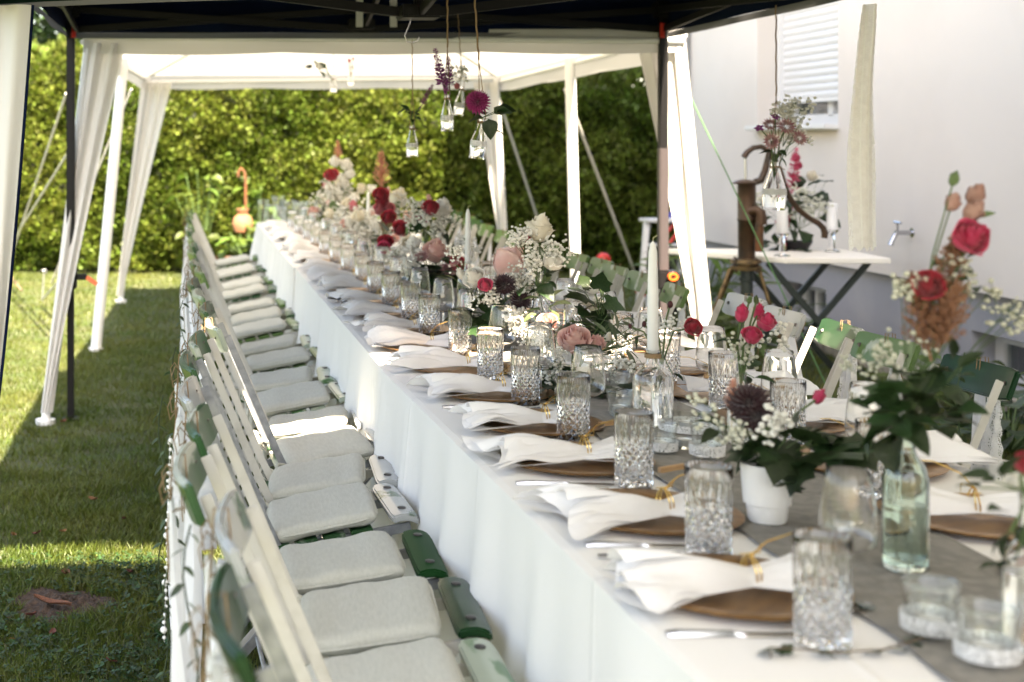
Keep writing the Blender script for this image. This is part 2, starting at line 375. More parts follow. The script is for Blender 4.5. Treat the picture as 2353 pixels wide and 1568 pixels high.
DIRT = (-.385, 4.27, .165, .17)
def in_dirt(x, y, k=1.0):
    a = np.arctan2(y - DIRT[1], x - DIRT[0])
    w_ = 1 + .16 * np.sin(3 * a + 1) + .1 * np.sin(7 * a)
    return ((x - DIRT[0]) / DIRT[2]) ** 2 + ((y - DIRT[1]) / DIRT[3]) ** 2 < (k * w_) ** 2
def grass(n, xr, yr, h, wd, seed, five=True):
    rs = np.random.RandomState(seed)
    x = rs.uniform(*xr, n); y = rs.uniform(*yr, n)
    # tufts
    cl = .5 + .5 * np.sin(x * 9.1 + np.sin(y * 7.3) * 2) * np.sin(y * 8.3 + x * 3.1)
    keep = ~in_dirt(x, y, .84) & (rs.rand(n) < .45 + .55 * cl)
    x, y, cl = x[keep], y[keep], cl[keep]; n = len(x)
    a = rs.uniform(0, 2 * np.pi, n); hh = h * rs.uniform(.45, 1.15, n) * (.7 + .5 * cl); ww = wd * rs.uniform(.6, 1.3, n)
    lean = rs.uniform(.2, 1.1, n) * hh; la = rs.uniform(0, 2 * np.pi, n)
    dx, dy = np.cos(a) * ww / 2, np.sin(a) * ww / 2; lx, ly = np.cos(la) * lean, np.sin(la) * lean
    z0 = np.full(n, -.003)
    if five:
        vs = np.stack([np.stack([x - dx, y - dy, z0], 1), np.stack([x + dx, y + dy, z0], 1),
                       np.stack([x - dx * .8 + lx * .35, y - dy * .8 + ly * .35, hh * .6], 1), np.stack([x + dx * .8 + lx * .35, y + dy * .8 + ly * .35, hh * .6], 1),
                       np.stack([x + lx, y + ly, hh], 1)], 1).reshape(-1, 3)
        k = np.arange(n)[:, None] * 5
        tr = np.concatenate([k + np.array([[0, 1, 3]]), k + np.array([[0, 3, 2]]), k + np.array([[2, 3, 4]])], 0)
    else:
        vs = np.stack([np.stack([x - dx, y - dy, z0], 1), np.stack([x + dx, y + dy, z0], 1), np.stack([x + lx, y + ly, hh], 1)], 1).reshape(-1, 3)
        tr = np.arange(n)[:, None] * 3 + np.array([[0, 1, 2]])
    return vs, tr
GL = [(110000, (-1.15, .16), (2.5, 6), .036, .0034, 1, True), (26000, (.16, .75), (1.2, 6), .035, .004, 2, True),
      (75000, (-1.8, .5), (6, 10), .036, .006, 3, False), (60000, (-3.4, 1.2), (10, 15.6), .036, .010, 4, False),
      (45000, (-6, -1.7), (4, 15.6), .036, .013, 7, False), (20000, (-1.9, -1.1), (2.5, 6), .036, .007, 8, False),
      (60000, (1.45, 4.3), (2.4, 9), .045, .006, 5, False), (55000, (1.2, 6), (9, 15.4), .04, .010, 6, False)]
vv, tt, k0 = [], [], 0
for g in GL:
    a, b = grass(*g); vv.append(a); tt.append(b + k0); k0 += len(a)
tag(part('grass', tri_mesh('grass', np.concatenate(vv), np.concatenate(tt), M['grass']), None), kind='stuff')

# clover near the bare patch
rs = np.random.RandomState(11); cv, ct = [], []
for i in range(5200):
    x = rs.uniform(-.75, .12); y = rs.uniform(2.6, 4.75)
    if in_dirt(x, y, .9) and rs.rand() > .04: continue
    if math.sin(x * 11 + 1) * math.sin(y * 6.5) < -.1 and rs.rand() > .25: continue
    z = rs.uniform(.012, .034); r = rs.uniform(.005, .0095); a0 = rs.uniform(0, 6.28); tlt = rs.normal(0, .3, 2)
    for k in range(3):
        a = a0 + k * 2.094; k1 = len(cv)
        pts = [(0, 0), (.75 * r, .55 * r), (1.5 * r, .5 * r), (1.62 * r, 0), (1.5 * r, -.5 * r), (.75 * r, -.55 * r)]
        for (u, v) in pts:
            px_, py_ = u * math.cos(a) - v * math.sin(a), u * math.sin(a) + v * math.cos(a)
            cv.append((x + px_, y + py_, z + tlt[0] * px_ + tlt[1] * py_ + abs(v) * .35))
        ct += [(k1, k1 + 1, k1 + 2), (k1, k1 + 2, k1 + 3), (k1, k1 + 3, k1 + 4), (k1, k1 + 4, k1 + 5)]
tag(part('clover_foliage', tri_mesh('clover_foliage', cv, ct, M['clover']), None), kind='stuff')

# bare earth patch
dm = MB()
def dfun(u, v):
    a = u * 2 * math.pi; w_ = 1 + .16 * math.sin(3 * a + 1) + .1 * math.sin(7 * a)
    r = v * w_ * 1.06
    x, y = DIRT[0] + DIRT[2] * r * math.cos(a), DIRT[1] + DIRT[3] * r * math.sin(a)
    h = .012 * (1 - v * v) + .008 * math.sin(x * 90 + 2 * math.sin(y * 40)) * math.sin(y * 80) * (1 - v * v) + .005 * math.sin(x * 210 + y * 130) * math.sin(y * 170) * (1 - v * v) + .004
    return (x, y, h if v < .999 else -.002)
dm.grid(dfun, 96, 26)
tag(part('bare_dirt', dm.mesh('bare_dirt', M['soil'], weld=True), None), kind='stuff')
pm = MB()
for i in range(60):
    a, r = R.uniform(0, 6.28), math.sqrt(R.random())
    p = (DIRT[0] + DIRT[2] * r * math.cos(a) * .95, DIRT[1] + DIRT[3] * r * math.sin(a) * .95, .012 * (1 - r * r) + .006)
    pm.ball(p, R.uniform(.0015, .004), 5, 4, (1, R.uniform(.6, 1), .6))
tag(part('soil_pebbles', pm.mesh('soil_pebbles', M['bark'], smooth=False), None), kind='stuff')

# ---------------------------------------------------------------- leaf meshes
def leaf_mesh(name, m, wid=.5, curl=.25, fold=.15, n=5, tip=1.0, wav=0):
    b = MB()
    def fn(u, v):
        s = 2 * u - 1; wv = math.sin(math.pi * min(1, v ** (.75 * tip)) ) ** .8 * wid / 2 if 0 < v < 1 else .002
        return (s * wv, v, -curl * v * v + fold * abs(s) * wv * 2 + wav * math.sin(9 * v + 2 * s) * wv)
    b.grid(fn, 4, n); return b.mesh(name, m)
LF = {}
LF['oval'] = leaf_mesh('oval_leaf', M['leaf'], .52, .25, .2, 6)
LF['broad'] = leaf_mesh('broad_leaf', M['leaf'], .78, .3, .15, 6, .9, .12)
LF['pale'] = leaf_mesh('pale_leaf', M['leafpale'], .5, .3, .2, 6)
LF['olive'] = leaf_mesh('olive_leaf', M['olive'], .24, .2, .2, 5)
LF['garland'] = leaf_mesh('garland_leaf', M['garland'], .42, .15, .15, 4)
LF['fern'] = leaf_mesh('fern_leaflet', M['fern'], .3, .4, .1, 4)
LF['bigpale'] = leaf_mesh('big_pale_leaf', M['fern'], .75, .5, .15, 6, .85, .1)
def ivy_mesh():
    b = MB(); pts = []
    out = [(0, 0), (.28, -.12), (.5, .05), (.42, .3), (.56, .48), (.3, .58), (.22, .72), (0, 1.0)]
    full = out + [(-x, y) for x, y in out[-2:0:-1]]
    vs = [(0, .3, .05)] + [(x, y, -.18 * (x * x + y * y) + .06 * abs(x)) for x, y in full]
    fs = [(0, 1 + i, 1 + (i + 1) % len(full)) for i in range(len(full))]
    return b.add(vs, fs).mesh('ivy_leaf', M['leaf'])
LF['ivy'] = ivy_mesh()
def dry_mesh():
    b = MB()
    b.grid(lambda u, v: ((2 * u - 1) * .32 * math.sin(math.pi * (.05 + .9 * v)), v - .5, .35 * (v - .5) ** 2 + .3 * (2 * u - 1) ** 2 * .5 + .04 * math.sin(8 * v)), 4, 6)
    return b.mesh('dry_leaf', M['dryleaf'])
DRY = dry_mesh()
FL = [(72, 1436, .06, 'orange curled dry leaf lying beside the far side of the bare patch'), (145, 1240 + 0, .05, 'small orange leaf alone in the shaded grass'),
      (285, 1210, .05, 'bright orange dry leaf on the shaded lawn near the chair backs'), (85, 1245, .06, 'pale orange dry leaf next to a brown one in shaded grass'),
      (30, 1248, .055, 'dark brown dry leaf left of the pale orange one'), (150, 1338, .075, 'upright reddish brown leaf just above the bare patch'),
      (297, 1335, .06, 'pale buff curled leaf above the patch edge, close to the chairs'), (122, 1478, .055, 'reddish leaf in the grass below the bare patch'),
      (30, 1495, .05, 'thin tan leaf in the grass nearest the bottom corner'), (213, 1165, .07, 'long dark brown leaf in the middle of the tent shadow'),
      (145, 983, .075, 'dark red leaf at the foot of the black pole'), (255, 1545, .05, 'small maroon leaf near the bottom edge of the lawn')]
for px, py, s_, lb in FL:
    Y = 4578 / (py - 325) 
    o = solo('fallen_leaf', DRY, lb, 'leaf', P(px, py, Y) + V(0, 0, .028), R.uniform(0, 6), 'dry leaves on the lawn', s_ * .62)
    o.rotation_euler = (R.uniform(-.4, .4), R.uniform(-.5, .5), R.uniform(0, 6))
o = solo('curled_bark_strip', DRY, 'curled rust brown bark strip lying across the bare soil', 'bark', (-.40, 4.22, .03), 1.0, None, (.05, .14, .06))

# ---------------------------------------------------------------- hedge and tree
def sprays(n, pos_fn, size, seed, up=.5):
    rs = np.random.RandomState(seed)
    p, nrm = pos_fn(rs, n); n = len(p)
    d = nrm + rs.normal(0, .55, (n, 3)); d[:, 2] += up; d /= np.linalg.norm(d, axis=1)[:, None]
    s_ = np.cross(d, rs.normal(0, 1, (n, 3))); s_ /= np.linalg.norm(s_, axis=1)[:, None] + 1e-9
    L = (size * rs.uniform(.6, 1.3, n))[:, None]; W = L * .38
    q = np.cross(d, s_)
    vs = np.stack([p, p + d * L * .45 + s_ * W, p + d * L * .5 + q * L * .12, p + d * L * .45 - s_ * W, p + d * L + q * L * -.1], 1).reshape(-1, 3)
    k = np.arange(n)[:, None] * 5
    tr = np.concatenate([k + np.array([[0, 1, 2]]), k + np.array([[0, 2, 3]]), k + np.array([[1, 4, 2]]), k + np.array([[2, 4, 3]])], 0)
    return vs, tr
def hz(x): return 2.36 - .20 / (1 + np.exp(-(x - 1.5) * 1.2)) + .05 * np.sin(x * 2.3) + .035 * np.sin(x * 5.1 + 1)
def bulge(x, z):
    return (.10 * np.sin(x * 3.1 + np.sin(z * 2.2) * 1.3) * np.sin(z * 3.7 + x * .9) + .07 * np.sin(x * 8.3 + z * 4) * np.sin(z * 9.1 - x * 3) + .05 * np.sin(x * 17 + 2 * np.sin(z * 11)) * np.sin(z * 15 + x * 5))
def hpos(rs, n):
    x = rs.uniform(-5.5, 8.5, n); z = rs.uniform(.02, 1, n) * hz(x)
    b = bulge(x, z)
    top = np.clip((z - (hz(x) - .35)) / .35, 0, 1)
    y = 15.05 - b - .15 * (1 - (2 * z / hz(x) - .9) ** 2) + top ** 2 * .35 + rs.uniform(-.02, .16, n)
    nrm = np.stack([np.zeros(n), -np.ones(n), .2 + top], 1); return np.stack([x, y, z], 1), nrm
def hpos2(rs, n):
    x = rs.uniform(-5.5, 8.5, n); y = rs.uniform(15.2, 16.0, n); z = hz(x) + rs.uniform(-.12, .08, n) + .05 * np.sin(x * 13)
    return np.stack([x, y, z], 1), np.stack([np.zeros(n), -.2 * np.ones(n), np.ones(n)], 1)
a1, t1 = sprays(135000, hpos, .056, 21, .6); a2, t2 = sprays(9000, hpos2, .10, 22, .8)
hedge = thing('thuja_hedge', 'tall clipped thuja hedge closing the garden behind the tents', 'hedge', (0, 15.5, 0))
part('foliage', tri_mesh('hedge_foliage', np.concatenate([a1, a2]), np.concatenate([t1, t2 + len(a1)]), M['hedge']), hedge, (0, -15.5, 0), kind='stuff')
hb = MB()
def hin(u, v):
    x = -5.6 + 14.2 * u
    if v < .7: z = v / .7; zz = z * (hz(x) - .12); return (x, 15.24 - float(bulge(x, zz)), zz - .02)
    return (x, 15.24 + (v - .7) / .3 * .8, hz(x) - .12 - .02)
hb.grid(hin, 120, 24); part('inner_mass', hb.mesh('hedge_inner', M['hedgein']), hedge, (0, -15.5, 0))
def leafball(rs_seed, n, c, r, size):
    def fn(rs, n):
        d = rs.normal(0, 1, (n, 3)); d /= np.linalg.norm(d, axis=1)[:, None]
        lob = 1 + .25 * np.sin(d[:, 0] * 7 + 1) * np.sin(d[:, 2] * 6) + .15 * np.sin(d[:, 1] * 11)
        q = d * (rs.uniform(.45, 1, n) ** .5 * lob)[:, None] * np.array(r); keep = np.sin(q[:, 0] * 6) * np.sin(q[:, 1] * 5 + 2) * np.sin(q[:, 2] * 6.5) > -.35
        return (np.array(c) + q)[keep], d[keep]
    return sprays(n, fn, size, rs_seed, .1)
for i, (x, y, z, r, lb) in enumerate([(-2.6, 18.0, 3.6, (1.6, 1.3, 1.9), 'dark leafy tree rising behind the hedge at its far end beside the tent'),
                                      (-5.2, 18.6, 4.2, (1.8, 1.4, 2.2), 'large dark tree further along behind the hedge')]):
    t = thing('garden_tree', lb, 'tree', (x, y, 0))
    a, b = leafball(40 + i, 9000, (0, 0, z), r, .15)
    part('crown', tri_mesh('tree_crown', a, b, M['tree']), t)
    tb = MB(); tb.tube([(0, 0, -.05), (.05, 0, 1.2), (0, .05, 2.4), (.1, 0, z)], [.16, .13, .1, .05], 8)
    for k in range(5):
        q = R.uniform(0, 6.28); tb.tube([(0, 0, 1.8 + .25 * k), (.5 * math.cos(q), .5 * math.sin(q), 2.5 + .3 * k), (1 * math.cos(q), .9 * math.sin(q), 3.1 + .3 * k)], [.05, .035, .012], 5)
    part('trunk', tb.mesh('tree_trunk', M['bark']), t)

# ---------------------------------------------------------------- house
XW, YA, YB, ZP = 4.4, -7.0, 12.57, .56
house = thing('house', 'off-white rendered house wall with grey plinth along the garden', 'house', (XW, 5, 0))
def hpart(n, b, m, par=house, kind=None, **k):
    return part(n, b.mesh(n, m, **k), par, (0, 0, 0) if par is not house else (-XW, -5, 0), kind=kind)
WY0, WY1, WZ0, WZ1 = 9.62, 10.98, 1.48, 2.75
D = .24
b = MB(); X1 = XW + .34
def wallbox(b, y0, y1, z0, z1, x0=XW, x1=X1): b.box(((x0 + x1) / 2, (y0 + y1) / 2, (z0 + z1) / 2), (x1 - x0, y1 - y0, z1 - z0))
wallbox(b, YA, WY0, ZP, 5.6); wallbox(b, WY1, YB, ZP, 5.6)
wallbox(b, WY0, WY1, ZP, WZ0); wallbox(b, WY0, WY1, WZ1, 5.6)
b.box((XW + 3, YB - .17, 2.8 + ZP / 2), (5.32, .34, 5.6 - ZP)); b.box((XW + 3, YA + .17, 2.8 + ZP / 2), (5.32, .34, 5.6 - ZP))
hpart('wall', b, M['render'], smooth=False)
b = MB(); XP = XW + .045
BW = [(7.0, 8.07, .05, .33), (9.9, 10.62, .07, .37)]
ys = [YA] + [q for w_ in BW for q in w_[:2]] + [YB]
for i in range(0, len(ys), 2): wallbox(b, ys[i], ys[i + 1], -.05, ZP - .004, XP, X1)
for y0, y1, z0, z1 in BW: wallbox(b, y0, y1, -.05, z0, XP, X1); wallbox(b, y0, y1, z1, ZP - .004, XP, X1)
b.box((XW + 3, YB - .16, ZP / 2 - .03), (5.3, .28, ZP + .05))
hpart('plinth', b, M['plinth'], smooth=False)
# main window
wf = MB()
xf = XW + D
for (y, z, sy, sz) in ((WY0 + .035, (WZ0 + WZ1) / 2, .07, WZ1 - WZ0), (WY1 - .035, (WZ0 + WZ1) / 2, .07, WZ1 - WZ0), ((WY0 + WY1) / 2, WZ0 + .06, WY1 - WY0 - .14, .12), ((WY0 + WY1) / 2, WZ1 - .04, WY1 - WY0 - .14, .08), ((WY0 + WY1) / 2, (WZ0 + WZ1) / 2, .09, WZ1 - WZ0 - .2)):
    wf.box((xf + .05, y, z), (.07, sy, sz))
win = hpart('window', wf, M['pvc'], bevel=.006)
def sub(n, b, m, par, **k): return part(n, b.mesh(n, m, **k), par)
g = MB(); g.box((xf + .055, (WY0 + WY1) / 2, (WZ0 + WZ1) / 2), (.012, WY1 - WY0 - .1, WZ1 - WZ0 - .1)); sub('pane', g, M['darkglass'], win)
g = MB(); g.box((xf + .32, (WY0 + WY1) / 2, (WZ0 + WZ1) / 2), (.02, 2.4, 1.8)); sub('room_shade_panel', g, M['roomdark'], win)  # added dark sheet in place of the unlit room
for yy in (WY0 + .02, WY1 - .02):
    g = MB(); g.box((xf - .045, yy, (WZ0 + WZ1) / 2), (.09, .04, WZ1 - WZ0)); sub('shutter_rail', g, M['pvc'], win, bevel=.004)
g = MB(); g.box((XW + .06, (WY0 + WY1) / 2, WZ0 + .012), (.32, WY1 - WY0 + .02, .035), Matrix.Rotation(rad(4), 3, 'Y')); sub('sill', g, M['pvc'], win, bevel=.006)
# roller shutter slats, each its own piece
sm = MB()
prof = []
for i in range(9):
    a = i / 8; prof.append((-.009 * math.sin(math.pi * a), .052 * a))
sm.grid(lambda u, v: (prof[int(v * 8)][0], (u - .5) * (WY1 - WY0 - .08), prof[int(v * 8)][1]), 1, 8)
sm.grid(lambda u, v: (.004, (u - .5) * (WY1 - WY0 - .08), .052 * v), 1, 1)
smesh = sm.mesh('slat', M['shutter'])
z = 1.715
while z < WZ1 - .03:
    part('slat', smesh, win, (xf - .05, (WY0 + WY1) / 2, z)); z += .054
b = MB(); b.box((xf - .05, (WY0 + WY1) / 2, 1.70), (.016, WY1 - WY0 - .08, .028)); sub('bottom_rail', b, M['pvc'], win, bevel=.003)
for y0, y1, z0, z1 in BW:
    ym, zm = (y0 + y1) / 2, (z0 + z1) / 2; xx = XP + .16
    b = MB()
    for y, z, sy, sz in ((y0 + .04, zm, .08, z1 - z0), (y1 - .04, zm, .08, z1 - z0), (ym, z0 + .03, y1 - y0 - .16, .06), (ym, z1 - .03, y1 - y0 - .16, .06), (ym + .1, zm, .05, z1 - z0 - .12)):
        b.box((xx, y, z), (.05, sy, sz))
    wn = hpart('basement_window', b, M['pvc'], bevel=.004)
    g = MB(); g.box((xx + .004, ym, zm), (.01, y1 - y0 - .1, z1 - z0 - .1)); sub('pane', g, M['darkglass'], wn)
    g = MB(); g.box((xx + .12, ym, zm), (.02, y1 - y0 + .1, z1 - z0 + .1)); sub('cellar_shade_panel', g, M['roomdark'], wn)  # added dark sheet in place of the unlit cellar
b = MB(); b.tube([(XW - .06, YB - .12, .0), (XW - .06, YB - .12, 5.3)], .045, 10); b.box((XW - .03, YB - .12, .75), (.14, .12, .03))
hpart('downpipe', b, M['zinc'])
b = MB(); b.add([(3.13, YA - .6, 5.52), (3.13, YB + .35, 5.52), (8.5, YB + .35, 8.6), (8.5, YA - .6, 8.6), (3.13, YA - .6, 5.68), (3.13, YB + .35, 5.68), (8.5, YB + .35, 8.78), (8.5, YA - .6, 8.78)],
               [(3, 2, 1, 0), (4, 5, 6, 7), (0, 1, 5, 4), (1, 2, 6, 5), (2, 3, 7, 6), (3, 0, 4, 7)]); hpart('roof', b, M['roof'], smooth=False)  # unseen roof; its wide eave is shaped to shade the right of the hedge
b = MB(); b.box(((3.16 + XW) / 2, (YA + YB) / 2, 5.48), (XW - 3.16, YB - YA + .7, .03)); hpart('soffit', b, M['soffit'], smooth=False)
# kerb edging along the plinth
ke = thing('garden_edging', 'pale concrete edging strip in front of the grey house plinth', 'kerb', (XW - .12, 6, 0))
kb = MB().box((0, 0, .03), (.16, .96, .10)).mesh('edging_stone', M['kerb'], bevel=.012)
for i in range(10): part('edging_stone', kb, ke, (R.uniform(-.006, .006), -4.0 + i * .985, R.uniform(-.01, .01)), (0, 0, R.uniform(-.008, .008)))
# wall tap
tp = thing('wall_tap', 'small chrome water tap on the bare white house wall', 'tap', P(2095, 535, 8.64))
b = MB(); b.tube([(.05, 0, 0), (-.10, 0, 0)], .014, 8).tube([(.0, 0, 0), (.02, 0, 0)], .03, 12)
b.tube([(-.08, 0, .0), (-.10, -.005, -.01), (-.125, -.01, -.05), (-.135, -.01, -.075)], [.013, .014, .013, .016], 8); part('spout', b.mesh('tap_spout', M['steel']), tp)
b = MB(); b.tube([(-.085, 0, .01), (-.085, 0, .06)], .007, 6).tube([(-.085, -.04, .06), (-.085, .04, .065)], .008, 6); part('handle', b.mesh('tap_handle', M['steel']), tp)

# ---------------------------------------------------------------- white party tent
WT = thing('white_party_tent', 'white party tent with open sides and splayed legs over the far table', 'tent', (-.53, 7.25, 0), -.032)
TW, TL, ZE, ZV = 3.03, 4.95, 1.965, 1.85
b = MB()
ridge = [(TW / 2, 1.5, 2.72), (TW / 2, TL - 1.5, 2.72)]
cn = [(0, 0, ZE), (TW, 0, ZE), (TW, TL, ZE), (0, TL, ZE)]
def quadgrid(b, A, B_, C, D_, n=10, m=6, sag=.05):
    A, B_, C, D_ = map(Vector, (A, B_, C, D_))
    def fn(u, v):
        p = A.lerp(B_, u).lerp(D_.lerp(C, u), v); p.z -= sag * math.sin(math.pi * u) * math.sin(math.pi * v); return p
    b.grid(fn, n, m)
quadgrid(b, cn[0], cn[1], ridge[0], ridge[0]); quadgrid(b, cn[2], cn[3], ridge[1], ridge[1])
quadgrid(b, cn[1], cn[2], ridge[1], ridge[0], 14); quadgrid(b, cn[3], cn[0], ridge[0], ridge[1], 14)
part('roof', b.mesh('tent_roof', M['tent'], weld=True), WT)
def valance(A, B_, zt, zb, scal=0, n=24, ph=0):
    A, B_ = Vector(A), Vector(B_); bb = MB(); nrm = (B_ - A).normalized().cross(Vector((0, 0, 1)))
    def fn(u, v):
        p = A.lerp(B_, u); p += nrm * (.008 * math.sin(u * 23 + ph) * v); p.z = zt + (zb - zt) * v - scal * abs(math.sin(u * math.pi * 3)) * v; return p
    bb.grid(fn, n, 3); return bb
for A, B_, zb in ((cn[0], cn[1], ZV), (cn[1], cn[2], ZV - .02), (cn[2], cn[3], ZV + .005), (cn[3], cn[0], ZV - .0)):
    part('valance', valance(A, B_, ZE, zb, .012).mesh('tent_valance', M['tent']), WT)
LEGS = [((0.03, .03), (-.165, -.21)), ((.03, 2.3), (-.15, 2.24)), ((.04, TL - .05), (-.21, TL + .15)),
        ((TW - .03, .03), (TW + .10, -.12)), ((TW - .03, 2.3), (TW + .02, 2.3)), ((TW - .04, TL - .05), (TW + .10, TL + .12))]
for i, (t0, b0) in enumerate(LEGS):
    b = MB(); b.tube([(t0[0], t0[1], ZE - .01), (b0[0], b0[1], .02)], .022 if i not in (1, 4) else .036, 10); b.tube([(b0[0], b0[1], .025), (b0[0], b0[1], -.0)], .05, 10)
    part('leg', b.mesh('tent_leg', M['tentpole']), WT)
def sleeve(t0, b0, dirx, diry, w0, i):
    """fabric leg curtain: wide at the eave, gathered to a point low on the leg"""
    bb = MB(); top = Vector((t0[0], t0[1], ZV + .05)); bot = Vector((b0[0], b0[1], .06)); dv = Vector((dirx, diry, 0)); nv = Vector((-diry, dirx, 0))
    def fn(u, v):
        p = top.lerp(bot, v); wv = w0 * (1 - v) ** 1.15 + .035
        p = p + dv * (u * wv - .02) + nv * (.018 * math.sin(u * 15 + 2 * v + i) * (1 - .6 * v) - .03)
        return p
    bb.grid(fn, 16, 14); return bb.mesh('leg_curtain', M['sleeve'])
for i, dx, dy, w0 in ((0, 1, 0, .17), (0, 0, 1, .16), (2, 1, 0, .19), (2, 0, -1, .15), (3, -1, 0, .17), (3, 0, 1, .12), (5, -1, 0, .17), (5, 0, -1, .12)):
    part('leg_curtain', sleeve(*LEGS[i], dx, dy, w0, i), WT)
b = MB()
for A, B_ in ((cn[0], cn[1]), (cn[1], cn[2]), (cn[2], cn[3]), (cn[3], cn[0]), (cn[0], ridge[0]), (cn[1], ridge[0]), (cn[2], ridge[1]), (cn[3], ridge[1]), (ridge[0], ridge[1])):
    b.tube([V(*A) - V(0, 0, .03), V(*B_) - V(0, 0, .06)], .016, 8)
part('roof_frame', b.mesh('tent_frame', M['tentpole']), WT)

# ---------------------------------------------------------------- navy pop-up canopy
BT = thing('navy_popup_canopy', 'dark navy pop-up canopy on black folding frame in the middle', 'canopy', (0, 0, 0))
X0, XR, Y0, YF = -.585, 2.39, 3.56, 7.15
ZB, ZT = 1.918, 2.10; HX, HY = .87, 5.35
b = MB(); PK = (HX, HY, 2.95); bc = [(X0 - .02, Y0 - .0, ZT), (XR + .02, Y0 - .0, ZT), (XR + .02, YF + .03, ZT), (X0 - .02, YF + .03, ZT)]
for i in range(4): quadgrid(b, bc[i], bc[(i + 1) % 4], PK, PK, 10, 6, .03)
part('roof', b.mesh('canopy_roof', M['navy'], weld=True), BT)
for i in range(4):
    A, B_ = bc[i], bc[(i + 1) % 4]
    part('valance', valance(A, B_, ZT, ZB + .03, 0, 24, i).mesh('canopy_valance', M['navy']), BT)
    part('hem', valance(A, B_, ZB + .03, ZB, 0.0, 24, i).mesh('canopy_hem', M['hem']), BT)
for x, y in ((X0, Y0 + .03), (XR, Y0 + .03), (XR, YF), (X0, YF)):
    up = MB(); up.box((x, y, (.66 + ZT) / 2), (.042, .042, ZT - .66)); lg = part('leg', up.mesh('canopy_leg', M['blackmetal'], bevel=.005), BT)
    lo = MB(); lo.box((x, y, .36), (.034, .034, .70)).box((x, y, .006), (.085, .085, .012)); part('inner_leg', lo.mesh('canopy_inner_leg', M['blackmetal'] if x < 0 else M['palepole'], bevel=.003), lg)
    if x > 0:
        wp = MB(); wp.box((x, y, 1.06), (.046, .046, .62)); part('pale_pole_tube', wp.mesh('pale_pole_tube', M['palepole'], bevel=.005), lg)  # added tube, paler and pinker than the upper leg
    cl = MB(); cl.box((x, y, .705), (.062, .062, .09)).box((x + .05, y - .01, .72), (.07, .03, .03)); part('clamp', cl.mesh('leg_clamp', M['blackmetal'], bevel=.006), lg)
    tb = MB(); tb.bar((x + .08, y - .02, .72), (x + .135, y - .03, .685), .022, .008, (0, 1, 0)) if x < 0 else tb.lathe([(.03, -.012), (.055, -.012), (.06, 0), (.055, .012), (.03, .012)], 16, (0, 0, 0), True)
    if x > 0: tb.v = [(x + .03 + p[0] * .45, y - .06 + p[2] * .8, .725 + p[1] * .36) for p in tb.v]
    if y > 5: part('pull_tab', tb.mesh('pull_tab', M['orangeplastic']), lg)
    br = MB(); br.box((x, y, ZT - .04), (.09, .09, .08)); part('corner_bracket', br.mesh('corner_bracket', M['blackmetal'], bevel=.008), lg)
    kn = MB(); kn.tube([(x + .02 * (1 if x < 0 else -1), y - .05, ZB + .07), (x + .02 * (1 if x < 0 else -1), y - .055, ZB + .0)], .012, 8); part('release_knob', kn.mesh('release_knob', M['redplastic']), lg)
cen = V(HX, HY, 0)
def truss(A, B_, zl, zh, nm):
    A, B_ = Vector(A), Vector(B_); bb = MB(); n = (B_ - A).normalized().cross(V(0, 0, 1))
    bb.bar(A + V(0, 0, zh) + n * .012, B_ + V(0, 0, zl) + n * .012, .034, .016, n); bb.bar(A + V(0, 0, zl) - n * .012, B_ + V(0, 0, zh) - n * .012, .034, .016, n)
    part('truss_bar', bb.mesh('truss_bar', M['blackmetal'], bevel=.002), BT)
mids = [V(HX, Y0 + .04, 0), V(XR - .03, HY, 0), V(HX, YF - .02, 0), V(X0 + .03, HY, 0)]
cors = [V(X0, Y0 + .04, 0), V(XR - .02, Y0 + .04, 0), V(XR - .02, YF - .02, 0), V(X0 + .02, YF - .02, 0)]
for i in range(4):
    truss(cors[i], mids[i] if i != 0 else mids[0], 1.96, 2.06, ''); truss(mids[i], cors[(i + 1) % 4], 1.96, 2.06, '')
    d = (mids[i] - cen).normalized(); bb = MB(); n = d.cross(V(0, 0, 1))
    bb.bar(cen + d * .06 + V(0, 0, 1.885), mids[i] + V(0, 0, 2.06), .036, .018, n); part('truss_bar', bb.mesh('truss_bar', M['blackmetal'], bevel=.002), BT)
    bb = MB(); bb.bar(cen + d * .05 + V(0, 0, 2.33) + n * .02, mids[i] + V(0, 0, 1.975) + n * .02, .036, .018, n); part('truss_bar', bb.mesh('truss_bar', M['blackmetal'], bevel=.002), BT)
    hb_ = MB(); hb_.box(mids[i] + V(0, 0, 1.985), (.13, .13, .05)); part('hub', hb_.mesh('truss_hub', M['blackmetal'], bevel=.006), BT)
hb_ = MB(); hb_.box((HX, HY, 1.885), (.15, .15, .05)).box((HX, HY, 2.3), (.1, .1, .06)).box((HX, HY, 2.4), (.035, .035, 1.05)); part('hub', hb_.mesh('centre_hub', M['blackmetal'], bevel=.006), BT)
for px in (826, 904):
    st = MB(); p = P(px, 60, 6.6); st.box(p + V(0, 0, .12), (.032, .004, .25)); part('strap', st.mesh('velcro_strap', M['tent']), BT)

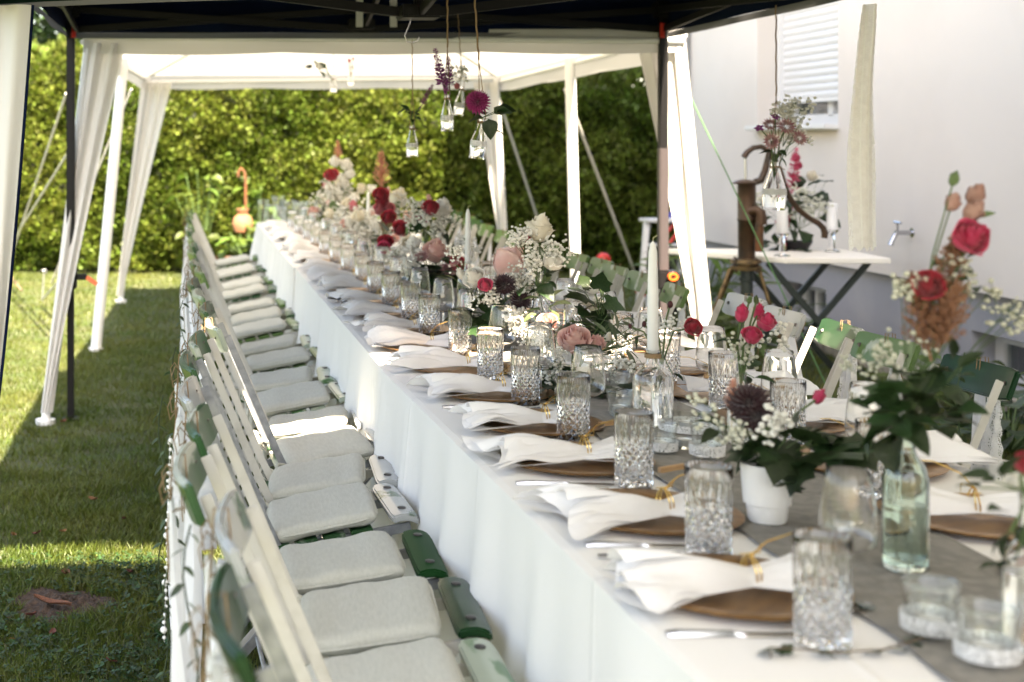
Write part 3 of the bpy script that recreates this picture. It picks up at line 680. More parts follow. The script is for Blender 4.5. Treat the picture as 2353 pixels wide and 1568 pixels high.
# ---------------------------------------------------------------- near dark green canopy
GT = thing('dark_green_canopy', 'near canopy with dark green edge, only its rim and one leg showing', 'canopy', (0, 0, 0))
GX0, GX1, GY0, GY1, GZ = -.475, 2.62, .45, 3.38, 1.88  # unseen back edge pulled in so more light reaches the near table
b = MB(); gc = [(GX0, GY0, GZ), (GX1, GY0, GZ), (GX1, GY1, GZ), (GX0, GY1, GZ)]; gp = ((GX0 + GX1) / 2, (GY0 + GY1) / 2, 2.7)
for i in range(4): quadgrid(b, gc[i], gc[(i + 1) % 4], gp, gp, 10, 6, .03)
part('roof', b.mesh('pale_roof', M['paleroof'], weld=True), GT)  # unseen roof, made pale and translucent to light the near table
def gsag(u): return 1.712 + .038 * math.sin(math.pi * min(1, max(0, u))) ** .8
for i in range(4):
    A, B_ = Vector(gc[i]), Vector(gc[(i + 1) % 4]); far = i == 2
    bb = MB(); bb.grid(lambda u, v: V(*(A.lerp(B_, u)).xy, GZ + ((gsag(u) + .012) - GZ) * v), 24, 3); part('valance', bb.mesh('green_valance', M['green_canopy']), GT)
    bb = MB(); bb.grid(lambda u, v: V(*(A.lerp(B_, u)).xy, gsag(u) + .012 * (1 - v)), 24, 1); part('hem', bb.mesh('green_hem', M['hem']), GT)
for x, y in ((GX0 + .012, GY1 - .02), (GX1, GY1 - .02), (GX0 + .012, GY0), (GX1, GY0)):
    b = MB(); b.box((x, y, GZ / 2), (.03, .03, GZ)); part('leg', b.mesh('green_canopy_leg', M['blackmetal'], bevel=.004), GT)
bb = MB()
def gcur(u, v):
    wv = .088 * max(0, 1 - v) ** .8 + .004
    return (GX0 + .02 + u * wv, GY1 - .045 + .012 * math.sin(u * 7 + v * 3), 1.72 - v * .98)
bb.grid(gcur, 10, 14); part('leg_curtain', bb.mesh('grey_leg_curtain', M['sleeve']), GT)
bb = MB(); bb.tube([gcur(1, v / 14) for v in range(15)], .004, 5); part('curtain_binding', bb.mesh('curtain_binding', M['navy']), GT)

# ---------------------------------------------------------------- guy lines
def line(nm, pts, r, m, lb, cat='rope', grp='guy lines of the tents'):
    b = MB(); b.tube(pts, r, 6); o = solo(nm, b.mesh(nm, M[m]), lb, cat, group=grp); return o
line('guy_line', [P(152, 215, 9.0), P(22, 600, 13.5) * 1], .009, 'rope', 'white guy line running steeply from the black pole to the lawn edge')
line('guy_line', [P(158, 348, 8.6), P(25, 560, 12.5)], .010, 'rope', 'white guy line running at a flatter slope left of the black pole')
line('guy_line', [P(258, 180, 9.5), P(140, 640, 10.5), P(96, 690, 12.0)], .009, 'rope', 'white guy line from the middle tent leg behind the curtain')
line('guy_line', [P(302, 205, 12.2), P(200, 450, 12.9), P(118, 652, 13.9)], .009, 'rope', 'white guy line from the far tent corner behind the legs')
line('guy_line', [P(1146, 228, 12.3), P(1238, 512, 13.2), P(1270, 640, 14.0)], .011, 'rope', 'grey guy strap from the far tent corner in front of dark hedge')
line('guy_line', [P(1298, 205, 9.5), P(1452, 610, 10.6), P(1492, 722, 11.2)], .011, 'rope', 'long grey guy strap slanting from the slim middle tent leg')
line('guy_line', [P(1558, 163, 7.3), P(1695, 452, 7.25), P(1932, 958, 7.2)], .0035, 'greenrope', 'bright green guy cord slanting past the cast iron pump')
b = MB(); b.tube([(0, 0, -.05), (0.02, 0, .26)], .005, 6).tube([(.0, 0, .26), (.035, 0, .27), (.04, 0, .24)], .004, 6); pegm = b.mesh('peg', M['galv'])
solo('tent_peg', pegm, 'steel tent peg standing in the sunny grass left of the tent', 'peg', P(96, 690, 12.54))
b = MB(); b.tube([P(20, 630, 13.2), P(50, 668, 13.0)], .011, 6); solo('wooden_stake', b.mesh('stake', M['twig']), 'short brown stake leaning in the grass at the hedge foot', 'stake')

# ---------------------------------------------------------------- tables and cloths
def tablecloth(x0l, x0r, y0, x1l, x1r, y1, zt, drop, lb, seed, flat0=False, flat1=False):
    """cloth over a trestle table: corners (x0l,y0)-(x0r,y0)-(x1r,y1)-(x1l,y1)"""
    rr = random.Random(seed); pts = []
    cs = [V(x0l, y0, 0), V(x0r, y0, 0), V(x1r, y1, 0), V(x1l, y1, 0)]
    ring = []
    for i in range(4):
        A, B_ = cs[i], cs[(i + 1) % 4]; L = (B_ - A).length; n = max(8, int(L / .035)); nr = (B_ - A).normalized().cross(V(0, 0, 1))
        for k in range(n): ring.append((A.lerp(B_, k / n), nr, i, k / n, L))
    m = len(ring); steps = 16; vs = []
    ph = [rr.uniform(0, 6) for _ in range(8)]
    for j in range(-1, steps + 1):
        for k, (p, nr, side, t, L) in enumerate(ring):
            dc = min(t, 1 - t) * L
            cb = max(0, 1 - dc / .22)                      # corners flare
            prev = ring[(k - 1) % m][1]
            nn = (nr + prev).normalized() if t == 0 else nr
            if j == -1: vs.append(p - nn * .012 + V(0, 0, zt)); continue
            v = j / steps
            s = p.y * 1.0 + p.x * 1.7
            fold = .5 * math.sin(s * 19 + ph[0] + 1.5 * math.sin(s * 3.3 + ph[1])) + .35 * math.sin(s * 27 + ph[2] + 2 * math.sin(s * 5 + ph[3])) + .35 * math.sin(s * 6 + ph[4])
            endflat = (side == 0 and flat0) or (side == 2 and flat1)
            amp = .002 if endflat else .042
            flare = (.015 if endflat else .045) * v + (0 if (endflat or (side in (1, 3) and ((flat0 and t < .5) or (flat1 and t > .5)) and False)) else .10 * cb * v)
            if (flat0 and p.y < y0 + .25) or (flat1 and p.y > y1 - .25): flare = .02 * v; 
            off = .004 + flare + amp * fold * v ** .85
            z = zt - .004 - drop * v if j > 0 else zt - .003
            vs.append(p + nn * off + V(0, 0, z))
    fs = [((j) * m + k, (j) * m + (k + 1) % m, (j + 1) * m + (k + 1) % m, (j + 1) * m + k) for j in range(steps + 1) for k in range(m)]
    b = MB(); b.add(vs, fs)
    nu = 14; nvv = 40
    ctr = (cs[0] + cs[1] + cs[2] + cs[3]) / 4
    q = [c + (ctr - c).normalized() * .0145 for c in cs]
    b.add([], []); b.f.append(tuple(range(m))[::-1] if False else tuple(range(m)))
    me = b.mesh('tablecloth', M['cloth']); 
    return solo('tablecloth', me, lb, 'tablecloth', group='white tablecloths')
T1 = (.637, 1.60, .95, .557, 1.52, 4.05); T2 = (.565, 1.50, 4.085, .562, 1.50, 7.35); T3 = (.555, 1.50, 7.385, .562, 1.48, 11.45)
tablecloth(T1[0], T1[1], T1[2], T1[3], T1[4], T1[5], .752, .62, 'white tablecloth on the nearest table, falling in soft folds behind the chairs', 1, False, True)
tablecloth(T2[0], T2[1], T2[2], T2[3], T2[4], T2[5], .748, .62, 'white tablecloth on the middle table, from the cloth seam onwards', 2, True, True)
tablecloth(T3[0], T3[1], T3[2], T3[3], T3[4], T3[5], .748, .56, 'white tablecloth on the far table with its end corner hanging free', 3, True, False)
for (a, b_, y0, c, d, y1), lb in zip((T1, T2, T3), ('long trestle table standing under the nearest white cloth', 'trestle table under the middle white cloth', 'trestle table under the far white cloth, in bright light')):
    t = thing('trestle_table', lb, 'table', ((a + b_) / 2, (y0 + y1) / 2, 0))
    b = MB(); b.box((0, 0, .725), (b_ - a - .07, y1 - y0 - .05, .03)); part('tabletop', b.mesh('table_top', M['peg'], bevel=.004), t)
    for sx in (-1, 1):
        for sy in (-1, 1):
            b = MB(); b.bar((sx * .34, sy * (y1 - y0) * .38, .71), (sx * .34, sy * (y1 - y0) * .42, 0), .04, .04); part('leg', b.mesh('table_leg', M['darkleg']), t)
rn = MB()
def runner(u, v):
    Y = 1.0 + 9.4 * v; xc = 1.09 - .012 * (Y - 1)
    if Y > 4: xc = 1.045
    hw = .165 + .006 * math.sin(Y * 5) + .004 * math.sin(Y * 23)
    return (xc + (2 * u - 1) * hw, Y, .7572 + .0012 * math.sin(Y * 40 + u * 9) * math.sin(u * 20) + (.001))
rn.grid(runner, 12, 260); solo('table_runner', rn.mesh('table_runner', M['runner']), 'crinkled grey gauze runner along the middle of the tables', 'table runner')
ZTAB = .7525; ZRUN = .760

# ---------------------------------------------------------------- folding chairs
def slat_mesh(nm, L, H, T, m, curve):
    b = MB(); n = 10
    def ring(i):
        t = i / n * 2 - 1; y = t * L / 2; e = 1 if abs(t) < .95 else .88
        off = -curve * (1 - t * t)
        return [V(off - T / 2, y, -H / 2 * e), V(off + T / 2, y, -H / 2 * e), V(off + T / 2, y, H / 2 * e), V(off - T / 2, y, H / 2 * e)]
    vs = [p for i in range(n + 1) for p in ring(i)]
    fs = [(i * 4 + k, i * 4 + (k + 1) % 4, i * 4 + 4 + (k + 1) % 4, i * 4 + 4 + k) for i in range(n) for k in range(4)] + [(3, 2, 1, 0), tuple(n * 4 + k for k in range(4))]
    return b.add(vs, fs).mesh(nm, m, bevel=.004)
BACK = {k: slat_mesh('back_slat', .325, .078, .015, M[k], .022) for k in ('slat_green', 'slat_worn', 'slat_pale', 'slat_moss', 'slat_grey', 'slat_deep')}
BACKF = {k: slat_mesh('back_slat', .315, .080, .015, M[k], .008) for k in BACK}
def front_mesh(m):
    b = MB(); n = 10; vs = []; prof = [(-.033, .0), (-.015, .004), (.005, .0035), (.020, -.001), (.033, -.009)]; k = 10
    for i in range(n + 1):
        t = i / n * 2 - 1; y = t * .152; e = 1 if abs(t) < .95 else .9
        for x, z in prof: vs.append(V(x * e, y, z))
        for x, z in prof[::-1]: vs.append(V(x * e, y, z - .018))
    fs = [(i * k + j, i * k + (j + 1) % k, (i + 1) * k + (j + 1) % k, (i + 1) * k + j) for i in range(n) for j in range(k)] + [tuple(range(k))[::-1], tuple(n * k + j for j in range(k))]
    return b.add(vs, fs).mesh('front_slat', m, bevel=.004)
FRONT = {k: front_mesh(M[k]) for k in BACK}
SEATS = {k: MB().box((0, 0, 0), (.052, .295, .014)).mesh('seat_slat', M[k], bevel=.003) for k in BACK}
TILT = rad(11)
def seatz(x): return .445 + (x - .18) * math.tan(TILT)
def frame_meshes(m):
    out = {}
    for s in (-1, 1):
        b = MB(); y = s * .140
        b.bar((.012, y, .845), (.16, y, .50), .020, .006); b.bar((.157, y, .508), (.40, y, 0.0), .020, .0062); out['long', s] = b.mesh('back_post', m, bevel=.0015)
        b = MB(); y = s * .129
        b.bar((.04, y, 0), (.45, y, .475), .024, .006); out['rear', s] = b.mesh('cross_leg', m, bevel=.0015)
        b = MB(); y = s * .118
        b.bar((.15, y, seatz(.15) - .018), (.505, y, seatz(.505) - .022), .022, .010); out['rail', s] = b.mesh('seat_rail', m, bevel=.0015)
    out['rod'] = [MB().tube(q, .006, 6).mesh('stretcher', m) for q in ([(.082, -.13, .045), (.082, .13, .045)], [(.36, -.14, .085), (.36, .14, .085)], [(.16, -.13, .14), (.16, .13, .14)])]
    b = MB()
    for s in (-1, 1):
        b.tube([(-.004, s * .125, .835), (-.022, s * .125, .840)], .006, 6)
        b.lathe([(.010, 0), (.010, .003), (.006, .004)], 8, (.487, s * .10, seatz(.487) + .020))
    out['bolt'] = b.mesh('bolts', M['bolt']); return out
FR = {'cream': frame_meshes(M['cream']), 'galv': frame_meshes(M['galv'])}
def chair(x, y, rz, slat, metal, label, grp, front=None, backs=None):
    t = thing('folding_chair', label, 'chair', (x, y, 0), rz, grp); t.scale = (1, 1 if backs is None else .87, 1); fr = FR[metal]
    for s in (-1, 1):
        part('back_post', fr['long', s], t); part('cross_leg', fr['rear', s], t); part('seat_rail', fr['rail', s], t)
    [part('stretcher', q_, t) for q_ in fr['rod']]; part('bolt', fr['bolt'], t, kind='stuff')
    part('back_slat', (backs or BACK)[slat], t, (-.002 if backs is None else -.012, 0, .835), (0, rad(-21), 0))
    for xx in (.19, .255, .32, .385): part('seat_slat', SEATS[slat], t, (xx, 0, seatz(xx) - .004), (0, -TILT, 0))
    part('front_slat', FRONT[front or slat], t, (.487, 0, seatz(.487) + .016), (0, -TILT * .55, 0))
    return t
def cushion_mesh(seed):
    rr = random.Random(seed); b = MB(); n = 18; hx, hy, h = .130, .150, .019
    us = [math.copysign(1 - (1 - abs(2 * i / n - 1)) ** 1.9, 2 * i / n - 1) for i in range(n + 1)]
    def e(u): return max(0, 1 - abs(u) ** 14) ** .5
    p = [rr.uniform(0, 6) for _ in range(4)]
    for sgn in (1, -1):
        def fn(u, v):
            a, c = us[round(u * n)], us[round(v * n)]
            cr = 1 - .035 * (abs(a * c)) ** 6
            z = sgn * h * e(a) * e(c) * (1 + .10 * math.sin(a * 3 + p[0]) * math.cos(c * 2.5 + p[1])) + .002 * math.sin(a * 9 + p[2]) * e(a) * e(c)
            return (a * hx * cr * (1 + .012 * math.sin(c * 4 + p[3])), c * hy * cr * (1 + .012 * math.sin(a * 5 + p[1])), z)
        k = len(b.f); b.grid(fn, n, n)
        if sgn < 0: b.f[k:] = [f[::-1] for f in b.f[k:]]
    return b.mesh('cushion', M['cushion'], weld=True)
CUS = [cushion_mesh(i) for i in range(4)]
pb_ = MB(); pr = []
for k in range(49):
    a = 2 * math.pi * k / 48; c_, s_ = math.cos(a), math.sin(a); pr.append((.1305 * math.copysign(abs(c_) ** .28, c_), .1505 * math.copysign(abs(s_) ** .28, s_), .001 * math.sin(5 * a)))
pb_.tube(pr, .0034, 6, False); PIPE = pb_.mesh('piping', M['cushion'])
TIES = []
for s in (-1, 1):
    tb = MB(); tb.tube([(-.118, s * .128, 0), (-.140, s * .14, .012), (-.155, s * .148, .02), (-.165, s * .145, .0), (-.15, s * .135, -.015), (-.15, s * .146, .006), (-.155, s * .15, -.03), (-.16, s * .152, -.07), (-.163, s * .150, -.11)], [.005, .006, .008, .007, .007, .010, .006, .008, .005], 6)
    TIES.append(tb.mesh('cushion_tie', M['cushion']))
LCH = [  # Y, x of back, rz, slat, frame, front slat
    (1.64, .066, 1, 'slat_green', 'galv'), (2.02, .080, -2, 'slat_grey', 'cream'), (2.37, .018, -1, 'slat_worn', 'cream', 'slat_pale'), (2.74, .040, -3, 'slat_worn', 'cream', 'slat_green'),
    (3.08, .022, -2, 'slat_grey', 'galv', 'slat_deep'), (3.48, .022, 2, 'slat_worn', 'galv', 'slat_grey'), (3.86, .045, -3, 'slat_worn', 'cream', 'slat_grey'), (4.20, .095, 3, 'slat_pale', 'galv', 'slat_grey'),
    (4.60, .08, -3, 'slat_worn', 'cream', 'slat_grey'), (5.02, .06, 2, 'slat_pale', 'cream', 'slat_pale'), (5.42, .04, -3, 'slat_worn', 'cream', 'slat_pale'), (5.92, .07, 2, 'slat_moss', 'cream'), (6.32, .05, -2, 'slat_worn', 'cream', 'slat_pale'),
    (6.90, .04, 3, 'slat_moss', 'cream'), (7.36, .05, -2, 'slat_worn', 'cream'), (7.80, .04, 2, 'slat_moss', 'cream'), (8.58, .03, -3, 'slat_worn', 'cream'), (9.05, .04, 2, 'slat_moss', 'cream'), (9.95, .03, 0, 'slat_worn', 'cream'), (10.85, .04, -2, 'slat_moss', 'cream')]
SD = {'slat_deep': 'deep green slats', 'slat_green': 'dark green slats', 'slat_worn': 'worn green slats', 'slat_pale': 'chalky pale green slats', 'slat_moss': 'moss green slats', 'slat_grey': 'greyish white slats'}
FD = {'cream': 'cream iron frame', 'galv': 'dull galvanized frame'}
for i, c in enumerate(LCH):
    Y, x, rz, sl_, fm = c[:5]; fr_ = c[5] if len(c) > 5 else None
    chair(x, Y, rad(rz), sl_, fm, f'{FD[fm]} chair, {SD[sl_]}, {ORD[i]} from the near end, lawn side', 'folding chairs along the lawn side of the table', fr_)
    ca, sa = math.cos(rad(rz)), math.sin(rad(rz)); lx = .305
    q = thing('seat_cushion', f'pale sage linen seat cushion on the {ORD[i]} lawn-side chair from the near end', 'cushion', (x + lx * ca, Y + lx * sa, seatz(lx) + .0235), rad(rz), 'seat cushions on the folding chairs')
    q.rotation_euler = (R.uniform(-.03, .03), -TILT + R.uniform(-.03, .03), rad(rz) + R.uniform(-.08, .08))
    cq = part('cushion', CUS[i % 4], q); part('piping', PIPE, cq); [part('tie', tm, q) for tm in TIES]
RCH = [(2.93, 1.90, 3, 'slat_green', 'cream'), (3.42, 1.885, 5, 'slat_green', 'cream'), (3.84, 1.87, 6, 'slat_moss', 'cream'), (4.13, 1.88, -2, 'slat_worn', 'cream'), (4.48, 1.86, 1, 'slat_grey', 'cream'), (4.86, 1.89, 4, 'slat_grey', 'cream'), (5.24, 1.78, -3, 'slat_moss', 'cream'),
       (5.72, 1.81, 4, 'slat_moss', 'cream'), (6.05, 1.80, 4, 'slat_moss', 'cream'), (6.38, 1.84, 2, 'slat_moss', 'cream'), (6.70, 1.82, 4, 'slat_moss', 'cream'), (7.25, 1.84, 0, 'slat_moss', 'cream'), (8.02, 1.84, 3, 'slat_moss', 'cream'), (8.42, 1.85, 2, 'slat_moss', 'cream'), (9.02, 1.88, 4, 'slat_moss', 'cream'),
       (9.6, 1.93, 2, 'slat_worn', 'cream'), (10.1, 1.99, 3, 'slat_moss', 'cream'), (10.75, 2.02, 2, 'slat_worn', 'cream')]
for i, c in enumerate(RCH):
    Y, x, rz, sl_, fm = c
    chair(x, Y, rad(180 + rz), sl_, fm, f'folding chair with {SD[sl_]}, {ORD[i]} from the near end along the house side', 'folding chairs along the house side of the table', None, BACKF)

# ---------------------------------------------------------------- sashes, garlands, twine
def sash_mesh(seed, m, w0, w1, L, holes=False):
    rr = random.Random(seed); b = MB(); p = [rr.uniform(0, 6) for _ in range(6)]
    def fn(u, v):
        s = 2 * u - 1; wv = w0 + (w1 - w0) * min(1, v * 3) ** .7 * (1 - .25 * v)
        edge = (.004 * math.sin(v * 90)) if holes else 0
        y = s * (wv / 2 + edge) + .02 * v * math.sin(p[0]); d = (.026 * math.sin(s * 6.5 + p[1] + 1.2 * math.sin(v * 4 + p[2])) * min(1, .25 + 1.6 * v) + .008 * math.sin(v * 6 + p[3])) * (.6 if w1 < .08 else 1)
        return (d - .028 + .012 * v, y, -.03 - v * L - .008 * math.sin(s * 4 + p[4]) * v)
    b.grid(fn, 18, 40 if not holes else 90); return b.mesh('ribbon', m)
SAT = [sash_mesh(i, M['satin'], .05, .17, .70) for i in range(3)]; SAT2 = [sash_mesh(i + 9, M['satin'], .035, .055, .62) for i in range(2)]
LAC = [sash_mesh(i + 20, M['lace'], .04, .09, .60, True) for i in range(3)]
b = MB()
for s in (-1, 1): b.tube([(-.02, 0, -.01), (-.04, s * .03, .02), (-.05, s * .055, .0), (-.045, s * .04, -.03), (-.03, 0, -.012)], .0012, 5); b.tube([(-.03, 0, -.01), (-.04, s * .02, -.08), (-.035, s * .03, -.16)], .0012, 5)
for dx in (-.012, .0): b.tube([(-.036, dx, -.055), (-.030, dx, .045), (-.010, dx, .045), (-.002, dx, -.042), (-.036, dx, -.050)], .0013, 5)
BOW = b.mesh('twine_bow', M['twine'])
def sash(x, y, rz, label, kinds, grp):
    t = thing('chair_sash', label, 'sash', (x, y, .835), rz, grp)
    for j, k in enumerate(kinds):
        part('ribbon', k, t, (-.004 * j, .0 + .03 * (j - .5 * (len(kinds) - 1)), 0))
    part('twine_bow', BOW, t); return t
def garland(x, y, z, L, rz, label, n=22):
    t = thing('leaf_garland', label, 'garland', (x, y, z), rz, 'leaf garlands on the chair backs')
    pts = [V(-.045 - .012 * math.sin(k * .9), .016 * math.sin(k * .8 + x * 9), -L * k / 14) for k in range(15)]
    b = MB(); b.tube(pts, .0016, 4); part('stem', b.mesh('garland_stem', M['garland']), t)
    for k in range(n):
        f_ = (k + .5) / n * 14; p = pts[int(f_)].lerp(pts[min(14, int(f_) + 1)], f_ % 1); s = 1 if k % 2 else -1
        part('leaf', LF['garland'], t, p, (rad(R.uniform(-50, -20)), R.uniform(-.6, .6), rad(s * R.uniform(50, 110) + R.uniform(-40, 40))), R.uniform(.022, .034))
    return t
for i, ks in ((0, [SAT[0]]), (1, [SAT[1], LAC[0]]), (2, [SAT2[0]]), (3, [SAT[2]]), (4, [LAC[1], SAT2[1]]), (5, [SAT[0], LAC[2]]), (6, [SAT[1]]), (7, [LAC[0]]), (8, [SAT[2]]), (10, [SAT2[0], LAC[1]]), (11, [SAT[0]]), (12, [SAT[2]]), (14, [SAT[1]]), (16, [SAT[0], LAC[2]]), (18, [SAT[2]]), (19, [SAT[1]])):
    Y, x, rz = LCH[i][:3]
    kd = 'white satin and lace' if len(ks) > 1 else ('white lace' if ks[0] in LAC else 'white satin')
    sash(x - .012, Y, rad(rz), f'{kd} ribbon tied with twine behind the {ORD[i]} lawn-side chair', ks, 'ribbon sashes behind the lawn-side chairs')
for i, dy, L in ((1, .05, .55), (3, -.03, .5), (4, .06, .62), (6, .02, .45), (9, 0, .5), (11, .03, .5)):
    Y, x, rz = LCH[i][:3]; garland(x - .03, Y + dy, .84, L, rad(rz), f'trailing leaf garland hanging behind the {ORD[i]} lawn-side chair from the near end')
t = thing('pearl_string', 'string of white pearls hanging on the outside of a lawn-side chair back', 'pearls', (-.035, 2.9, .80))
b = MB(); b.tube([(0, 0, 0), (-.005, .004, -.2), (-.012, 0, -.42)], .0006, 3); part('thread', b.mesh('pearl_thread', M['pearl']), t)
b = MB().ball((0, 0, 0), .0048, 8, 6).mesh('pearl', M['pearl'])
for k in range(26): part('pearl', b, t, (-.012 * k / 26 + .002 * math.sin(k), .002 * math.cos(k), -.012 - k * .016), scale=(1.5 if k % 6 == 0 else .8))
for i, ks in ((0, [SAT2[0]]), (1, [SAT2[1], LAC[0]]), (2, [LAC[1]]), (3, [SAT2[0], LAC[2]]), (4, [SAT[1]]), (5, [SAT2[1]]), (6, [LAC[0]]), (7, [SAT2[0]]), (8, [LAC[1]]), (9, [SAT2[1]]), (10, [LAC[2]]), (11, [SAT2[0]]), (12, [SAT[0]]), (13, [SAT2[1], LAC[0]]), (14, [SAT2[0]]), (16, [SAT[1]]), (17, [SAT[2]])):
    Y, x, rz = RCH[i][:3]
    kd = 'white satin and lace' if len(ks) > 1 else ('white lace' if ks[0] in LAC else 'white satin')
    sash(x + .012, Y, rad(180 + rz), f'{kd} ribbon tied with twine on the {ORD[i]} house-side chair', ks, 'ribbon sashes on the house-side chairs')
Y, x, rz = RCH[1][:3]; g_ = garland(x - .0, Y - .03, .90, .62, rad(rz), 'leaf garland trailing over the dark green slat of the second house-side chair', 26)

# ---------------------------------------------------------------- place settings
PLT = MB().lathe([(.0, .002), (.10, .002), (.112, .007), (.150, .012), (.153, .011), (.150, .008), (.113, .003), (.10, -.0), (.0, -.0)], 48).mesh('charger_plate', M['charger'])
def napkin_meshes(seed):
    rr = random.Random(seed); p = [rr.uniform(0, 6) for _ in range(8)]; L = .30; tt_ = .70; res = []
    def wh(t):
        if t < tt_: a = t / tt_; e = (1 - a) ** 1.1; return .021 + (.098 - .021) * e * (1 - .12 * math.sin(a * 3)), .018 + .027 * math.sin(math.pi * min(1, .20 + .70 * a)) * (1 - .25 * a)
        a = (t - tt_) / (1 - tt_); return .021 + .036 * a ** .8, .022 + .014 * a
    for layer in range(2):
        b = MB()
        def fn(u, v):
            t = v; s = 2 * u - 1; w_, h = wh(t)
            a = min(1, abs(t - tt_) / .45)
            fold = a * (.0085 * math.sin(s * 7 + p[0] + 1.2 * t + layer) + .0055 * abs(math.sin(s * 9 + p[1] + 2.5 * t)) + .006 * math.sin(t * 11 + p[2] + s * 5) + .007 * math.sin(t * 6.5 + p[7]) * math.cos(s * 3.6 + p[6]))
            x = t * L + .022 * math.sin(s * 3.4 + p[3]) * (1 - min(1, t * 2.2)) - (.010 * abs(s) ** 2 * (1 if t < .5 else 0) * (1 - min(1, t * 2)))
            up = max(0, 1 - s * s) ** .7
            z = h * up * (1.0 if layer == 0 else .55) + max(-.6 * h * up, fold) + .002
            if t < .12: z -= (.12 - t) * (.10 if layer == 0 else .05) * up
            y = w_ * s * (1.0 if layer == 0 else 1.12) + (.012 * math.sin(t * 5 + p[4]) if layer else 0) 
            return (x - L * .60 - layer * .012, y, max(z, .0015 + .001 * layer))
        b.grid(fn, 34, 26)
        k = len(b.f)
        b.grid(lambda u, v: (lambda q: (q[0], q[1], .0008))(fn(u, v)), 34, 26); b.f[k:] = [f[::-1] for f in b.f[k:]]
        res.append(b)
    # a curled flap on top
    fl = MB(); q0 = p[5] * .12 - .35
    def flap(u, v):
        t = .02 + v * .5; w_, h = wh(t); s = q0 + .5 * (u - .5); base = h * max(0, 1 - s * s) ** .7
        curl = math.sin(u * math.pi) * .020 * (1 - v) + .003
        return (t * L - L * .60 - .014 * (1 - v) * math.sin(p[6] + u * 2), w_ * s, base + curl)
    fl.grid(flap, 12, 12)
    for r2 in (res[1], fl): res[0].add(r2.v, r2.f)
    return res[0].mesh('napkin_cloth', M['napkin'])
NAP = [napkin_meshes(s) for s in range(13)]
wr = MB(); xt = .30 * .70 - .18
for k, dx in enumerate((-.002, .003)):
    wr.tube([(xt + dx + .002 * math.sin(a * 2 + k), .0235 * math.cos(a), .018 + .0215 * math.sin(a)) for a in [j * 2 * math.pi / 18 for j in range(19)]], .0013, 5)
wr.tube([(xt, .0, .040), (xt + .02, -.01, .062), (xt + .06, -.02, .078), (xt + .085, -.012, .080)], .0011, 5)
wr.tube([(xt, -.005, .039), (xt + .025, .015, .05), (xt + .03, .03, .035), (xt - .005, .02, .036)], .0011, 5)
WIRE = wr.mesh('wire_tie', M['gold'])
def knife_mesh():
    b = MB()
    prof = [(-.105, .0075, .004), (-.09, .0085, .006), (-.02, .005, .006), (-.012, .004, .005), (.0, .009, .002), (.06, .010, .0016), (.095, .006, .0012), (.106, .001, .001)]
    for i in range(len(prof)):
        pass
    vs = [];
    for x, w_, h in prof: vs += [(x, -w_, 0), (x, w_, 0), (x, w_ * .8, h), (x, -w_ * .8, h)]
    fs = [(i * 4 + k, i * 4 + (k + 1) % 4, i * 4 + 4 + (k + 1) % 4, i * 4 + 4 + k) for i in range(len(prof) - 1) for k in range(4)] + [(3, 2, 1, 0), tuple(28 + k for k in range(4))]
    return b.add(vs, fs).mesh('knife', M['steel'])
KNF = knife_mesh()
def fork_mesh():
    b = MB(); b.bar((-.1, 0, .004), (.03, 0, .007), .010, .003, (0, 0, 1)); b.grid(lambda u, v: (.03 + .035 * v, (2 * u - 1) * (.004 + .009 * math.sin(v * 1.57)), .007 - .004 * math.sin(v * 3.1)), 4, 4)
    for k in range(4): b.bar((.064, -.0105 + .007 * k, .004), (.105, -.0105 + .007 * k, .010), .003, .002, (0, 0, 1))
    return b.mesh('fork', M['steel'])
FRK = fork_mesh()
LPL = [1.47, 2.04, 2.45, 2.86, 3.23, 3.63, 4.05, 4.47, 4.88, 5.30, 5.75, 6.2, 6.65, 7.15, 7.7, 8.2, 8.7, 9.3, 9.9, 10.6]
for i, Y in enumerate(LPL):
    x = .795 - .008 * (Y - 2) if Y < 4.1 else .755; z = ZTAB if Y < 4.05 else .7485
    x += R.uniform(-.008, .008)
    solo('charger_plate', PLT, f'copper gold charger plate on the lawn side, {ORD[i]} from the near end', 'plate', (x, Y, z + .002), R.uniform(0, 6), 'gold charger plates')
    n = thing('napkin', f'white napkin fanned from its gold wire on the {ORD[i]} lawn-side plate', 'napkin', (x - .012, Y + R.uniform(-.030, .004), z + .0155), R.uniform(-.16, .22), 'white napkins on the plates')
    part('cloth', NAP[(i * 5) % 13], n, scale=(R.uniform(.78, .9), R.uniform(.95, 1.22) * (1 if i % 3 else -1), R.uniform(.7, 1.0))); part('wire_tie', WIRE, n)
    solo('table_knife', KNF, f'steel knife on the camera side of the {ORD[i]} lawn-side plate', 'knife', (x - .055, Y - .178, z + .001), R.uniform(-.05, .05), 'table knives')
    if i < 9: solo('table_fork', FRK, f'steel fork beyond the {ORD[i]} lawn-side plate', 'fork', (x - .05, Y + .170, z + .001), R.uniform(-.05, .05), 'table forks')
RPL = [2.05, 2.42, 2.83, 3.24, 3.62, 4.05, 4.47, 4.9, 5.32, 5.75, 6.2, 6.7]
for i, Y in enumerate(RPL):
    x = 1.345 + R.uniform(-.008, .008); z = ZTAB if Y < 4.05 else .7485
    solo('charger_plate', PLT, f'copper gold charger plate on the house side, {ORD[i]} from the near end', 'plate', (x, Y, z + .003), R.uniform(0, 6), 'gold charger plates')
    n = thing('napkin', f'white napkin tied with gold wire on the {ORD[i]} house-side plate', 'napkin', (x + .03, Y, z + .0165), math.pi + R.uniform(-.3, .3), 'white napkins on the plates')
    part('cloth', NAP[(i * 5 + 3) % 13], n, scale=(.95, .88, .9)); part('wire_tie', WIRE, n)

